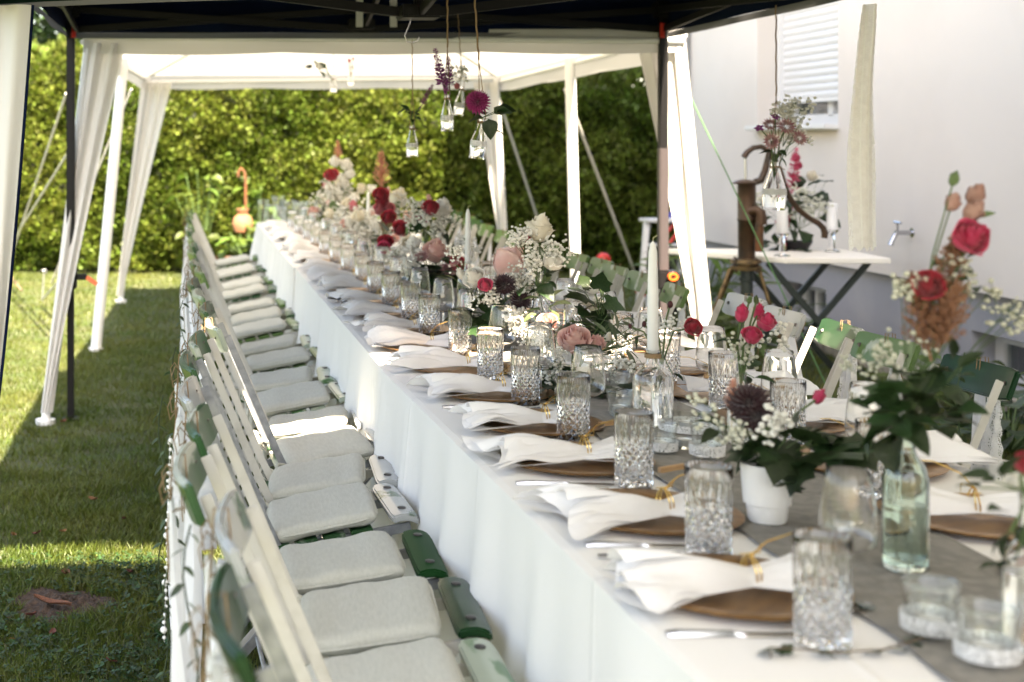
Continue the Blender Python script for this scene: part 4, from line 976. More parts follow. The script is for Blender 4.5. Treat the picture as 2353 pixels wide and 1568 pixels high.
# glasses
def tumbler_mesh():
    """highball: lattice of cut diamonds below, long flutes above, plain lip"""
    Rr, n = .0358, 28; b = MB(); rows = []
    rows.append([(.027, 0)] * n); rows.append([(.0335, .0015)] * n)
    nd = 9
    for j in range(nd):
        rows.append([(Rr if (k + j) % 2 == 0 else Rr - .0036, .005 + .0085 * j) for k in range(n)])
    z0 = .005 + .0085 * (nd - 1)
    rows.append([(Rr + .0002 if (k + nd) % 2 == 0 else Rr - .0026, z0 + (.012 if (k + nd) % 2 == 0 else .008)) for k in range(n)])
    rows.append([(Rr + .0003 if (k + nd) % 2 == 0 else Rr - .0006, z0 + (.030 if (k + nd) % 2 == 0 else .040)) for k in range(n)])
    rows.append([(Rr + .0004, .124)] * n); rows.append([(Rr + .0005, .1395)] * n); rows.append([(Rr + .0001, .1401)] * n)
    for r, z in [(Rr - .0005, .1395), (Rr - .0009, .12), (Rr - .0024, .085), (Rr - .0052, .045), (Rr - .0075, .016), (.016, .012), (.0005, .0115)]: rows.append([(r, z)] * n)
    vs = []
    for row in rows:
        for k, (r, z) in enumerate(row): a = 2 * math.pi * k / n; vs.append((r * math.cos(a), r * math.sin(a), z))
    fs = []
    for i in range(len(rows) - 1):
        for k in range(n):
            q = (i * n + k, i * n + (k + 1) % n, (i + 1) * n + (k + 1) % n, (i + 1) * n + k)
            if 2 <= i <= nd + 2: fs += ([(q[0], q[1], q[2]), (q[0], q[2], q[3])] if (k + i) % 2 == 1 else [(q[0], q[1], q[3]), (q[1], q[2], q[3])])
            else: fs.append(q)
    fs += [tuple(range(n))[::-1], tuple((len(rows) - 1) * n + k for k in range(n))]
    me = b.add(vs, fs).mesh('tumbler', M['crystal'], smooth=False)
    inner = lambda p: (p.normal.x * p.center.x + p.normal.y * p.center.y) < 0
    me.polygons.foreach_set('use_smooth', [bool(inner(p)) and p.center.z < .139 for p in me.polygons])
    return me
TUM = tumbler_mesh()
wo = [(.010, .0735), (.026, .079), (.036, .088), (.0385, .105), (.036, .135), (.0315, .168), (.0290, .186)]
WINE = MB().lathe([(.002, .0), (.034, .0), (.0345, .001), (.015, .0028), (.005, .008), (.0034, .03), (.0034, .066), (.006, .071)] + wo + [(.0287, .1863)] + [(r - .0009, z + .0005) for r, z in wo[::-1]] + [(.0005, .0738)], 36).mesh('wine_glass', M['glass'])
PLAIN = MB().lathe([(.002, 0), (.026, 0), (.028, .003), (.033, .085), (.0325, .086), (.0318, .085), (.0268, .008), (.0005, .006)], 28).mesh('plain_glass', M['thin'])
LT = [(.817, 1.83), (.815, 2.225), (.838, 2.67), (.838, 3.09), (.832, 3.50), (.822, 3.86), (.83, 4.33), (.81, 4.76), (.81, 5.16), (.80, 5.6), (.80, 6.05), (.80, 6.5), (.79, 7.0), (.79, 7.55), (.78, 8.05), (.78, 8.6), (.78, 9.15), (.77, 9.75), (.77, 10.4)]
for i, (x, Y) in enumerate(LT):
    solo('crystal_tumbler', TUM, f'cut crystal tumbler on the lawn side of the table, {ORD[i]} from the near end', 'tumbler', (x, Y, (ZTAB if Y < 4.06 else .7485) + .0006), R.uniform(0, 6), 'cut crystal tumblers')
RT = [(1.25, 2.58), (1.275, 3.02), (1.29, 3.42), (1.28, 3.80), (1.285, 4.22), (1.28, 4.7), (1.28, 5.15), (1.28, 5.6), (1.28, 6.05), (1.27, 6.6), (1.27, 7.2), (1.27, 7.9), (1.26, 8.6), (1.25, 9.3), (1.2, 10.0), (1.1, 10.7)]
for i, (x, Y) in enumerate(RT):
    solo('crystal_tumbler', TUM, f'cut crystal tumbler on the house side of the table, {ORD[i]} from the near end', 'tumbler', (x, Y, (ZTAB if Y < 4.06 else .7485) + .0006), R.uniform(0, 6), 'cut crystal tumblers')
LW = [(.915, 1.97), (.893, 3.17), (.885, 3.57), (.878, 3.97), (.872, 4.42), (.86, 4.78), (.845, 5.17), (.85, 5.7), (.85, 6.2), (.84, 6.75), (.84, 7.3), (.83, 7.9), (.83, 8.5), (.82, 9.2), (.82, 9.9)]
for i, (x, Y) in enumerate(LW):
    solo('wine_glass', WINE, f'stemmed wine glass on the lawn side of the flowers, {ORD[i]} from the near end', 'wine glass', (x, Y, (ZTAB if Y < 4.06 else .7485) + .0055), 0, 'wine glasses')
RW = [(1.28, 2.68), (1.29, 3.10), (1.29, 3.50), (1.265, 3.88), (1.28, 4.35), (1.265, 4.76), (1.27, 5.25), (1.27, 5.8), (1.26, 6.4), (1.26, 7.1), (1.26, 7.7), (1.25, 8.4), (1.24, 9.1)]
for i, (x, Y) in enumerate(RW):
    solo('wine_glass', WINE, f'stemmed wine glass on the house side of the flowers, {ORD[i]} from the near end', 'wine glass', (x, Y, (ZTAB if Y < 4.06 else .7485) + .0055), 0, 'wine glasses')
for i, (x, Y, s) in enumerate([(.60, 11.2, 1.5), (.66, 11.0, 1.3), (.72, 11.25, 1.7), (.80, 11.1, 1.5), (.88, 11.25, 1.4), (.95, 10.9, 1.5), (.70, 10.6, 1.3), (.86, 10.75, 1.5)]):
    solo('plain_glass', PLAIN, f'plain glass in the cluster at the far table end, {ORD[i]} of the cluster', 'glass', (x, Y, .7485), 0, 'plain glasses at the far table end', (s, s, s * 1.5))

# name pegs
PEG = MB().box((0, 0, .006), (.072, .010, .012)).box((.004, 0, .009), (.03, .0115, .004)).mesh('peg', M['peg'], bevel=.0015)
CARD = MB().box((0, .0, .001), (.09, .05, .0012)).mesh('card', M['card'])
for i, (px, py) in enumerate([(1268, 900), (1405, 985), (1545, 1090), (1640, 872), (1100, 822), (1750, 1004)]):
    Y = 2125 / (py - 325); t = thing('name_peg', f'small wooden peg with blank white card, {ORD[i]} counted along the runner', 'peg', V((px - 430) * Y / F, Y, ZTAB + .001), R.uniform(.1, .6), 'wooden name pegs')
    part('peg', PEG, t, (0, 0, .002)); part('card', CARD, t, (.01, -.02, 0))

# ---------------------------------------------------------------- flowers
def rose_mesh(nm, m, seed, n=22, openn=1.0, ruff=0.0):
    rr = random.Random(seed); b = MB()
    for i in range(n):
        t = i / (n - 1); a0 = i * 2.4 + rr.uniform(-.25, .25); r0 = .035 + .27 * t ** .85 * (.55 + .45 * openn); H = .74 - .16 * t + rr.uniform(-.04, .04)
        w_ = 1.45 - .45 * t; flare = (.20 * t ** 2 * openn) + rr.uniform(-.01, .02); ph = rr.uniform(0, 6); tipdrop = .16 * t ** 2 * openn
        def fn(u, v):
            s = 2 * u - 1
            body = math.sin(math.pi * .5 * min(1, v * 1.9)) ** .7 * (1 - (.30 - .25 * t) * max(0, v - .45) ** 1.2)
            rr_ = r0 * body + flare * max(0, v - .35) ** 1.6 + .012 * s * s
            point = 1 - .16 * abs(s) ** 2.2
            zz = H * v * point - tipdrop * max(0, v - .72) ** 1.3 * 4 + ruff * .04 * math.sin(s * 9 + ph) * v + .012 * math.sin(s * 5 + ph) * v
            a = a0 + s * w_ * (.45 + .55 * math.sin(math.pi * .5 * min(1, v * 1.6))) * (1 - .30 * max(0, v - .7))
            return (rr_ * math.cos(a), rr_ * math.sin(a), zz - .30 - .06 * t)
        b.grid(fn, 7, 7)
    return b.mesh(nm, m)
def calyx(b): b.lathe([(.02, -.10), (.10, -.06), (.12, .02), (.06, .06)], 8)
def dahlia_mesh(nm, m, n=110, flat=1.0, wid=.085):
    b = MB()
    for i in range(n):
        t = (i + .5) / n; el = math.acos(1 - 1.35 * t); a = i * 2.39996; L = .20 + .34 * math.sin(min(1.57, el))
        d = V(math.sin(el) * math.cos(a), math.sin(el) * math.sin(a), math.cos(el) * flat); s_ = V(-math.sin(a), math.cos(a), 0); up = d.cross(s_)
        base = d * .06
        vs = [base - s_ * wid * .3, base + s_ * wid * .3, base + d * L * .6 + s_ * wid * .75 - up * .03, base + d * L * .6 - s_ * wid * .75 - up * .03, base + d * L - up * .0, base + d * L * .6 + up * .02]
        b.add(vs, [(0, 1, 2, 5), (0, 5, 3), (5, 2, 4), (5, 4, 3)])
    return b.mesh(nm, m)
def star_mesh(nm, m, n=16):
    b = MB()
    for i in range(n):
        a = 2 * math.pi * i / n; d = V(math.cos(a), math.sin(a), .15 + .1 * (i % 2)); s_ = V(-math.sin(a), math.cos(a), 0)
        b.add([d * .08, d * .32 + s_ * .07, d * .55, d * .32 - s_ * .07], [(0, 1, 2), (0, 2, 3)])
    for i in range(60):
        a = i * 2.4; r = .24 * math.sqrt(i / 60); p = V(r * math.cos(a), r * math.sin(a), .03); q = p * 1.25 + V(0, 0, .13)
        s_ = V(.012, .012, 0); b.add([p - s_, p + s_, q + s_ * 1.5, q - s_ * 1.5], [(0, 1, 2, 3)])
    return b.mesh(nm, m)
def plume_mesh(nm, m, seed):
    rr = random.Random(seed); b = MB(); b.tube([(0, 0, 0), (.01, 0, .6), (0, .01, 1)], [.012, .008, .003], 5)
    for i in range(46):
        z = .12 + .86 * i / 46; a = i * 2.4; L = .30 * (1 - z) ** .8 + .03
        tip = V(L * math.cos(a) * .8, L * math.sin(a) * .8, z + L * .75); base = V(0, 0, z); b.tube([base, tip], [.006, .002], 3)
        for k in range(int(16 + L * 150)):
            p = base.lerp(tip, rr.random()) + V(rr.gauss(0, .012), rr.gauss(0, .012), rr.gauss(0, .012)); q = V(rr.gauss(0, 1), rr.gauss(0, 1), rr.gauss(0, 1)).normalized() * .030; r_ = V(rr.gauss(0, 1), rr.gauss(0, 1), rr.gauss(0, 1)).normalized() * .024
            b.add([p, p + q, p + r_], [(0, 1, 2)])
    return b.mesh(nm, m, smooth=False)
def spike_mesh(nm, m, seed):
    rr = random.Random(seed); b = MB()
    for i in range(120):
        z = i / 120; a = i * 2.4; r = (.17 * (1 - z) ** .7 + .03); p = V(.02 * math.cos(a), .02 * math.sin(a), z); d = V(math.cos(a), math.sin(a), .4 + rr.uniform(-.3, .3)).normalized() * r; s_ = V(-math.sin(a), math.cos(a), rr.uniform(-.5, .5)) * .045
        b.add([p, p + d * .6 + s_, p + d, p + d * .6 - s_], [(0, 1, 2), (0, 2, 3)])
    b.tube([(0, 0, -.25), (0, 0, 1)], [.02, .008], 5); return b.mesh(nm, m, smooth=False)
FM = {}
for k, m in (('pink', 'pink'), ('ivory', 'ivory'), ('white', 'whitepetal'), ('red', 'red'), ('cerise', 'cerise'), ('rosepink', 'rosepink')):
    FM[k] = [rose_mesh(k + '_rose', M[m], s, 24, 1.05) for s in (1, 2)]; FM[k + '_half'] = [rose_mesh(k + '_rose_half', M[m], s + 5, 15, .35) for s in (1, 2)]
M['dusk'] = petal('dusky_rose_petals', (.44, .24, .21), (.52, .33, .29))
FM['dusk'] = [rose_mesh('dusky_rose', M['dusk'], 51, 16, .6)]
FM['lis'] = [rose_mesh('lisianthus', M['whitepetal'], 31, 11, 1.3, 1)]; FM['carn'] = [rose_mesh('carnation', M['pink'], 33, 26, 1.0, 2)]
FM['palebud'] = [rose_mesh('pale_bud', M['pink'], 41, 8, .4)]; FM['greenbud'] = [rose_mesh('green_bud', M['leafpale'], 42, 6, .3)]
FM['dahlia'] = [dahlia_mesh('dahlia', M['magenta'])]; FM['darkdahlia'] = [dahlia_mesh('dark_dahlia', M['burgundy'])]
FM['astrantia'] = [star_mesh('astrantia', M['mauve'])]; FM['astilbe'] = [plume_mesh('astilbe', M['astilbe'], 1)]; FM['dryastilbe'] = [plume_mesh('dry_astilbe', M['astilbe_dry'], 2)]
FM['spike'] = [spike_mesh('loosestrife', M['purple'], 1)]; FM['redspike'] = [spike_mesh('amaranth', M['cerise'], 2)]
FM['burnet'] = [MB().ball((0, 0, 0), .5, 8, 8, (.7, .7, 1)).mesh('burnet', M['dust'])]
FM['phlox'] = [dahlia_mesh('phlox', M['purple'], 9, .3, .25)]
NAMES = {'dusk': 'rose', 'pink': 'rose', 'ivory': 'rose', 'white': 'rose', 'red': 'rose', 'cerise': 'rose', 'rosepink': 'rose', 'lis': 'lisianthus', 'carn': 'carnation', 'palebud': 'bud', 'greenbud': 'bud', 'dahlia': 'dahlia', 'darkdahlia': 'dahlia', 'astrantia': 'astrantia', 'astilbe': 'astilbe', 'dryastilbe': 'astilbe', 'spike': 'loosestrife', 'redspike': 'amaranth', 'burnet': 'burnet', 'phlox': 'phlox'}
COLN = {'dusk': 'dusky pink rose', 'pink': 'blush pink rose', 'ivory': 'ivory rose', 'white': 'white rose', 'red': 'crimson rose', 'cerise': 'cerise rose', 'rosepink': 'rose pink rose', 'darkdahlia': 'dark burgundy dahlia'}
def blossoms(n, r, seed, spread=(1, 1, 1), size=.005, m='gyp', base=None):
    """baby's breath: fine branching stems with many little blooms, around the origin"""
    rr = random.Random(seed); b = MB(); st = MB(); base = Vector(base) if base is not None else V(0, 0, -r * 1.2)
    nb = max(3, n // 14); hubs = []
    for i in range(nb):
        d = V(rr.gauss(0, 1), rr.gauss(0, 1), rr.gauss(.3, .8)); d = d.normalized() * r * rr.uniform(.35, .85); hubs.append(V(d.x * spread[0], d.y * spread[1], d.z * spread[2]))
        st.tube([base, base.lerp(hubs[-1], .5) + V(0, 0, r * .1), hubs[-1]], .0007, 3, False)
    for i in range(n):
        h = hubs[i % nb]; p = h + V(rr.gauss(0, 1), rr.gauss(0, 1), rr.gauss(0, 1)) * r * .20
        if i % 2: st.tube([h, p], .0005, 3, False)
        b.ball(p, size * rr.uniform(.6, 1.15), 5, 4, (1, 1, .85))
    return b, st
def bouquet(label, base, items, leaves=(), gyp=(), cat='bouquet', group='flower arrangements', name='bouquet', stemr=.0022, seed=0):
    """items: (kind, point, size[, tilt]); leaves: (mesh, n, centre, radius, size); gyp: (n, centre, radius, mat)"""
    rr = random.Random(seed + 100); base = Vector(base); t = thing(name, label, cat, base, 0, group); sb = MB()
    for it in items:
        k, p, s = it[:3]; p = Vector(p); d = p - base
        out = V(d.x, d.y, 0); tl = it[3] if len(it) > 3 else None
        if k in ('astilbe', 'dryastilbe', 'spike', 'redspike'):
            rot = tl or (rr.uniform(-.15, .15), rr.uniform(-.15, .15), rr.uniform(0, 6)); loc = d
        else:
            ax = out.normalized() if out.length > .01 else V(0, -1, 0)
            dirv = (V(0, 0, 1) + ax * min(.8, out.length * 4) + V(-.1, -.45, 0) + V(rr.gauss(0, .15), rr.gauss(0, .15), 0)).normalized()
            rot = tl or (dirv.to_track_quat('Z', 'Y') @ Euler((0, 0, rr.uniform(0, 6))).to_quaternion()).to_euler(); loc = d
        lb_ = None
        if k.replace('_half', '') in COLN: lb_ = COLN[k.replace('_half', '')]
        part(NAMES[k.replace('_half', '')], FM[k][rr.randrange(len(FM[k]))], t, loc, rot, s * 1.12, label=lb_)
        mid = d * .5 + V(0, 0, .18 * d.length * (1 if abs(d.x) + abs(d.y) > .03 else 0)) + V(rr.gauss(0, .006), rr.gauss(0, .006), 0)
        sb.tube([V(0, 0, -.03), mid, d - V(0, 0, .01 * s)], stemr, 5)
    for lf in leaves:
        k, n, c, r, s = lf[:5]; c = Vector(c) - base; r = r if isinstance(r, tuple) else (r, r, r)
        for i in range(n):
            d = V(rr.gauss(0, 1), rr.gauss(0, 1), rr.gauss(0, .8)).normalized(); p = c + V(d.x * r[0], d.y * r[1], d.z * r[2]) * rr.uniform(.35, 1)
            dirv = (V(d.x, d.y, d.z * .6) + V(0, 0, rr.uniform(-.5, .5))).normalized()
            q = dirv.to_track_quat('Y', 'Z') @ Euler((0, rr.uniform(-.7, .7), 0)).to_quaternion()
            part('leaf', LF[k], t, p, q.to_euler(), s * rr.uniform(.55, .95))
            if i % 2 == 0: sb.tube([c * .3 if c.length > .02 else V(0, 0, -.02), p], stemr * .5, 4)
    for j, g in enumerate(gyp):
        n, c, r = g[:3]; m = g[3] if len(g) > 3 else 'gyp'; c = Vector(c) - base
        b, st = blossoms(n, r, seed * 7 + j, size=(g[4] if len(g) > 4 else .0052), base=-c * .6)
        part('baby_breath', b.mesh('baby_breath', M[m]), t, c, kind='stuff'); part('baby_breath_stem', st.mesh('baby_breath_stem', M['stem']), t, c, kind='stuff')
    if sb.v: part('stem', sb.mesh('flower_stems', M['stem']), t)
    return t
def lathe_thing(name, label, cat, loc, parts_, group=None):
    t = thing(name, label, cat, loc, R.uniform(0, 6), group)
    for nm, prof, m, n in parts_: part(nm, MB().lathe(prof, n, closed=nm in ('lace_band', 'twine_wrap')).mesh(nm, M[m]), t)
    return t
def bottle_prof(h, r, neck, sh=.55, wall=.002):
    o = [(.002, 0), (r * .9, 0), (r, .004), (r, h * sh), (r * .92, h * (sh + .07)), (r * .6, h * (sh + .15)), (neck * 1.05, h * (sh + .23)), (neck, h * .96), (neck * 1.12, h * .965), (neck * 1.12, h)]
    i = [(max(.0006, x - wall), z) for x, z in o[:1:-1]]; i[0] = (neck - wall, h); i[1] = (neck - wall, h * .965); i[-1] = (r - wall * 1.5, .006); return o + i + [(.0005, .006)]
def Tb(px, Y, z): return V((px - 430) * Y / F, Y, z)

# --- candle bottle in the near middle
pb = Tb(1500, 3.22, ZRUN)
lathe_thing('candle_bottle', 'clear round-shouldered bottle holding the near white taper candle', 'bottle', pb, [('glass', bottle_prof(.168, .0445, .014, .60), 'glass', 40), ('twine_wrap', [(.0165, .150), (.0185, .151), (.0185, .159), (.0165, .160)], 'twine', 20)])
def taper(label, loc, h, r=.011):
    t = thing('taper_candle', label, 'candle', loc, 0, 'white taper candles')
    part('wax', MB().lathe([(r * .8, 0), (r, .004), (r * .95, h * .5), (r * .75, h * .9), (r * .45, h * .975), (.001, h)], 20).mesh('taper_wax', M['wax']), t)
    b = MB(); b.tube([(0, 0, h - .003), (.001, 0, h + .008), (.010, 0, h + .013)], .0009, 5); part('wick', b.mesh('wick', M['wick']), t); return t
taper('tall white taper candle in the near bottle, its wick bent sideways', pb + V(0, 0, .162), .252, .0125)
# second & third candles
for (px, Y, z0, h, lb, lb2) in ((1075, 5.3, .95, .205, 'slim white taper candle in front of the house-side chair backs', 'low clear bottle under the second taper candle'), (846, 8.3, .93, .185, 'white taper candle far down the table among pale flowers', 'clear bottle under the farthest taper candle')):
    p = Tb(px, Y, .7575); lathe_thing('candle_bottle', lb2, 'bottle', p, [('glass', bottle_prof(z0 - .752, .04, .013, .6), 'glass', 28)]); taper(lb, V(p.x, p.y, z0 - .006), h)

# --- small bottle with the single red rose
pb2 = Tb(1521, 3.38, ZRUN)
lathe_thing('bud_vase', 'small clear bottle with one red rose beside the candle bottle', 'vase', pb2, [('glass', bottle_prof(.14, .026, .010, .5), 'glass', 28), ('water', [(.001, .008), (.0235, .008), (.0235, .06), (.001, .06)], 'water', 20)])
bouquet('single crimson rose with burnet heads in the small bottle', pb2 + V(0, 0, .14), [('red', P(1592, 752, 3.32), .052, (rad(60), rad(25), 0)), ('burnet', P(1510, 725, 3.36), .012), ('burnet', P(1540, 700, 3.36), .017), ('burnet', P(1448, 690 + 60, 3.42), .012), ('burnet', P(1480, 745, 3.4), .014)],
        [('oval', 3, P(1535, 848, 3.36), .03, .05)], [(46, P(1560, 760, 3.36), .05)], seed=1)
# --- F: four cerise roses
pF = Tb(1718, 3.05, ZRUN); pF.x = 1.175; pF.y = 3.02
lathe_thing('bud_vase', 'slim clear bottle holding the four cerise spray roses', 'vase', pF, [('glass', bottle_prof(.15, .028, .011, .5), 'glass', 28), ('water', [(.001, .008), (.025, .008), (.025, .07), (.001, .07)], 'water', 20)])
bouquet('four cerise spray roses on tall stems in front of worn chair backs', pF + V(0, 0, .15), [('cerise_half', P(1704, 722, 3.02), .050), ('cerise_half', P(1742, 718, 3.07), .046), ('cerise', P(1762, 742, 3.0), .050), ('cerise', P(1728, 772, 2.98), .050), ('greenbud', P(1722, 690, 3.03), .024), ('greenbud', P(1738, 690, 3.05), .024)],
        [('oval', 2, P(1690, 775, 3.0), .02, .055), ('oval', 3, P(1710, 850, 3.0), .035, .06), ('oval', 4, P(1720, 900, 3.0), .04, .06)], [(60, P(1712, 810, 3.0), .05, 'gypdim'), (40, P(1770, 790, 3.05), .04)], seed=2)
# --- C: big pink rose low bunch, olive sprigs
pC = V(1.0, 3.70, ZRUN)
lathe_thing('flower_pot', 'small white cup under the low pink rose bunch', 'pot', pC, [('bowl', [(.002, 0), (.03, 0), (.038, .03), (.042, .06), (.039, .06), (.034, .03), (.002, .012)], 'ceramic', 28)])
bouquet('low bunch with large blush pink rose, olive sprigs and ivy', pC + V(0, 0, .06), [('pink', P(1320, 782, 3.68), .098, (rad(35), rad(-12), 0)), ('carn', P(1370, 790, 3.68), .055), ('ivory_half', P(1395, 778, 3.8), .04)],
        [('ivy', 16, P(1300, 860, 3.7), (.09, .06, .045), .07), ('olive', 22, P(1420, 790, 3.72), (.07, .06, .05), .062), ('olive', 10, P(1465, 760, 3.75), (.05, .05, .04), .055), ('olive', 8, P(1400, 720, 3.8), (.04, .04, .05), .055), ('ivy', 6, P(1260, 880, 3.68), (.04, .03, .03), .05)],
        [(120, P(1285, 850, 3.62), .055), (110, P(1425, 858, 3.6), .055), (50, P(1290, 905, 3.58), .035, 'gyp', .0075)], seed=3)
# --- E: sunlit rose by the clear vase
pE = V(1.03, 4.13, ZRUN)
lathe_thing('bud_vase', 'clear bottle with lace foot catching the sun by pink rose', 'vase', pE + V(.06, -.06, 0), [('glass', bottle_prof(.16, .034, .014, .5), 'glass', 28), ('lace_band', [(.0345, .01), (.0352, .01), (.0352, .04), (.0345, .04)], 'lace_band', 28)])
bouquet('sunlit blush rose with bright baby breath behind the tumblers', pE + V(0, 0, .05), [('pink', P(1258, 742, 4.13), .072, (rad(45), rad(-15), 0))], [('pale', 4, P(1300, 805, 4.1), (.04, .04, .03), .06)], [(150, P(1215, 780, 4.1), .06), (150, P(1310, 775, 4.12), .05), (80, P(1255, 800, 4.05), .045)], seed=4)
# --- A: tall white rose and lisianthus
pA = V(1.06, 4.30, ZRUN)
lathe_thing('bud_vase', 'tall clear bottle carrying the high ivory rose', 'vase', pA, [('glass', bottle_prof(.20, .036, .014, .5), 'glass', 28), ('water', [(.001, .008), (.033, .008), (.033, .09), (.001, .09)], 'water', 20)])
bouquet('tall ivory rose over baby breath and white lisianthus', pA + V(0, 0, .20), [('ivory', P(1238, 528, 4.3), .105, (rad(15), rad(8), 1)), ('lis', P(1270, 600, 4.25), .078, (rad(20), rad(15), 0)), ('rosepink_half', P(1215, 530, 4.32), .035), ('cerise_half', P(1213, 552, 4.28), .036), ('greenbud', P(1290, 585, 4.3), .03)],
        [('broad', 4, P(1225, 645, 4.28), (.04, .04, .04), .075), ('pale', 7, P(1250, 705, 4.25), (.03, .03, .05), .085), ('oval', 5, P(1250, 650, 4.3), (.04, .04, .05), .06)], [(170, P(1200, 548, 4.28), .05), (190, P(1255, 575, 4.28), .07), (110, P(1225, 600, 4.25), .05)], seed=5)
# --- B: big pink rose, mid bunch
pB = V(.97, 4.5, .7575)
lathe_thing('flower_pot', 'round dark pot under the mixed pink and burgundy bunch', 'pot', pB, [('bowl', [(.002, 0), (.035, 0), (.05, .04), (.052, .09), (.048, .09), (.045, .04), (.002, .02)], 'blackpot', 28)])
bouquet('mixed bunch with large blush rose, white roses and burgundy dahlias', pB + V(0, 0, .09), [('pink', P(1168, 604, 4.45), .135, (rad(40), rad(-5), 2)), ('white', P(1090, 640, 4.42), .085), ('white_half', P(1060, 632, 4.5), .05), ('cerise', P(1114, 655, 4.33), .055), ('darkdahlia', P(1158, 655, 4.36), .062), ('darkdahlia', P(1196, 690, 4.34), .055), ('lis', P(1180, 640, 4.4), .05), ('astrantia', P(1045, 608, 4.5), .04)],
        [('ivy', 14, P(1110, 720, 4.42), (.10, .06, .05), .085), ('olive', 12, P(1190, 700, 4.4), (.06, .06, .06), .065), ('olive', 8, P(1060, 650, 4.45), (.07, .05, .03), .06), ('ivy', 8, P(1095, 745, 4.35), (.06, .04, .03), .085)],
        [(200, P(1190, 650, 4.4), .075), (130, P(1115, 690, 4.36), .05), (140, P(1190, 735, 4.3), .045, 'gyp', .007), (60, P(1045, 590, 4.5), .06)], seed=6)
# --- D: dark ivy with white lisianthus
pD = V(1.175, 4.0, ZRUN)
lathe_thing('bud_vase', 'small clear bottle under dark ivy and white lisianthus', 'vase', pD, [('glass', bottle_prof(.11, .03, .012, .5), 'glass', 24)])
bouquet('dark glossy ivy spray with one white lisianthus bloom and green buds', pD + V(0, 0, .11), [('lis', P(1363, 660, 4.0), .05), ('greenbud', P(1378, 645, 4.0), .024), ('greenbud', P(1384, 655, 4.0), .022), ('lis', P(1372, 695, 4.02), .04)],
        [('ivy', 9, P(1372, 695, 3.98), (.05, .04, .05), .085), ('ivy', 9, P(1350, 740, 3.98), (.06, .04, .04), .085), ('olive', 8, P(1395, 760, 3.95), (.05, .04, .05), .07), ('olive', 6, P(1310, 720, 4.0), (.05, .04, .04), .06)], seed=7)
# --- H: tall arrangement in ribbed bottle
pH = V(1.075, 2.13, ZRUN)
hb_ = [(.002, 0), (.028, 0), (.032, .004), (.032, .02)]
for k in range(9): hb_ += [(.0335, .024 + k * .008), (.0318, .028 + k * .008)]
hb_ += [(.0325, .10), (.0325, .135), (.028, .155), (.016, .172), (.0135, .18), (.0135, .212), (.0155, .213), (.0155, .222)]
hin_ = [(.012, .222), (.0115, .18), (.014, .17), (.026, .152), (.0302, .134), (.0302, .01), (.0005, .008)]
lathe_thing('ribbed_bottle', 'greenish ribbed glass bottle with water holding the tallest arrangement', 'bottle', pH, [('glass', hb_ + hin_, 'bottleglass', 36), ('water', [(.001, .0095), (.0298, .0095), (.0298, .10), (.001, .10)], 'water', 24)])
HI = [('dusk', P(2188, 466, 2.13), .036), ('dusk', P(2240, 448, 2.15), .042), ('dusk', P(2236, 486, 2.12), .044), ('greenbud', P(2192, 412, 2.13), .030), ('cerise', P(2228, 545, 2.1), .066, (rad(60), rad(30), 0)), ('red', P(2132, 655, 2.1), .056, (rad(55), rad(-20), 0)), ('dryastilbe', P(2150, 800, 2.12), .15, (rad(4), rad(8), 0)), ('dryastilbe', P(2155, 810, 2.10), .11, (rad(15), rad(-25), 1)), ('dryastilbe', P(2168, 790, 2.10), .10, (rad(5), rad(38), 2)), ('dryastilbe', P(2140, 830, 2.08), .12, (rad(20), rad(5), 3))]
bouquet('tall arrangement of dusky roses, crimson roses and tan astilbe in ribbed bottle', pH + V(0, 0, .222), HI, stemr=.0013, leaves=
        [('broad', 12, P(2045, 965, 2.1), (.045, .03, .03), .072), ('broad', 14, P(2140, 955, 2.1), (.05, .03, .03), .078), ('broad', 9, P(2110, 880, 2.12), (.035, .03, .035), .065), ('ivy', 6, P(2090, 930, 2.05), (.04, .03, .03), .06), ('oval', 3, P(2250, 650, 2.12), (.02, .02, .02), .045), ('oval', 7, P(2195, 620, 2.13), (.025, .02, .05), .042), ('broad', 6, P(2160, 720, 2.14), (.035, .02, .05), .045), ('pale', 4, P(2230, 520, 2.13), (.015, .01, .03), .03), ('oval', 4, P(2180, 860, 2.1), (.04, .03, .03), .05)],
        gyp=[(70, P(2230, 640, 2.12), .045, 'gypdim'), (60, P(2300, 770, 2.15), .06, 'gypdim', .0042), (40, P(2060, 800, 2.12), .05, 'gypdim', .0042), (50, P(2080, 660, 2.12), .03, 'gypdim'), (40, P(1975, 850, 2.2), .05, 'gypdim', .0042)], seed=8)
# --- I: white pot with ivy, dark dahlia, red rose
pI = V(.978, 2.40, ZRUN)
lathe_thing('flower_pot', 'white ceramic flower pot with stepped foot and dark leaves', 'pot', pI, [('pot', [(.002, 0), (.029, 0), (.031, .003), (.034, .030), (.038, .031), (.042, .085), (.0435, .088), (.0435, .098), (.0395, .098), (.036, .03), (.002, .012)], 'ceramic', 36)])
bouquet('leafy arrangement with near-black dahlia and red rose in white pot', pI + V(0, 0, .095), [('darkdahlia', P(1722, 930, 2.38), .062, (rad(50), 0, 0)), ('darkdahlia', P(1738, 958, 2.36), .05), ('cerise_half', P(1882, 913, 2.42), .036), ('ivory_half', P(1765, 985, 2.36), .035), ('astilbe', P(1680, 960, 2.4), .06)],
        [('ivy', 20, P(1800, 1015, 2.38), (.08, .05, .03), .066), ('ivy', 12, P(1880, 1040, 2.36), (.05, .04, .03), .085), ('ivy', 3, P(1825, 1115, 2.33), (.03, .02, .02), .06), ('oval', 5, P(1660, 990, 2.4), (.03, .03, .02), .05)],
        [(60, P(1790, 985, 2.32), .045, 'gyp', .006), (40, P(1690, 1000, 2.36), .035, 'gypdim'), (40, P(1640, 950, 2.4), .05, 'gypdim')], seed=9)
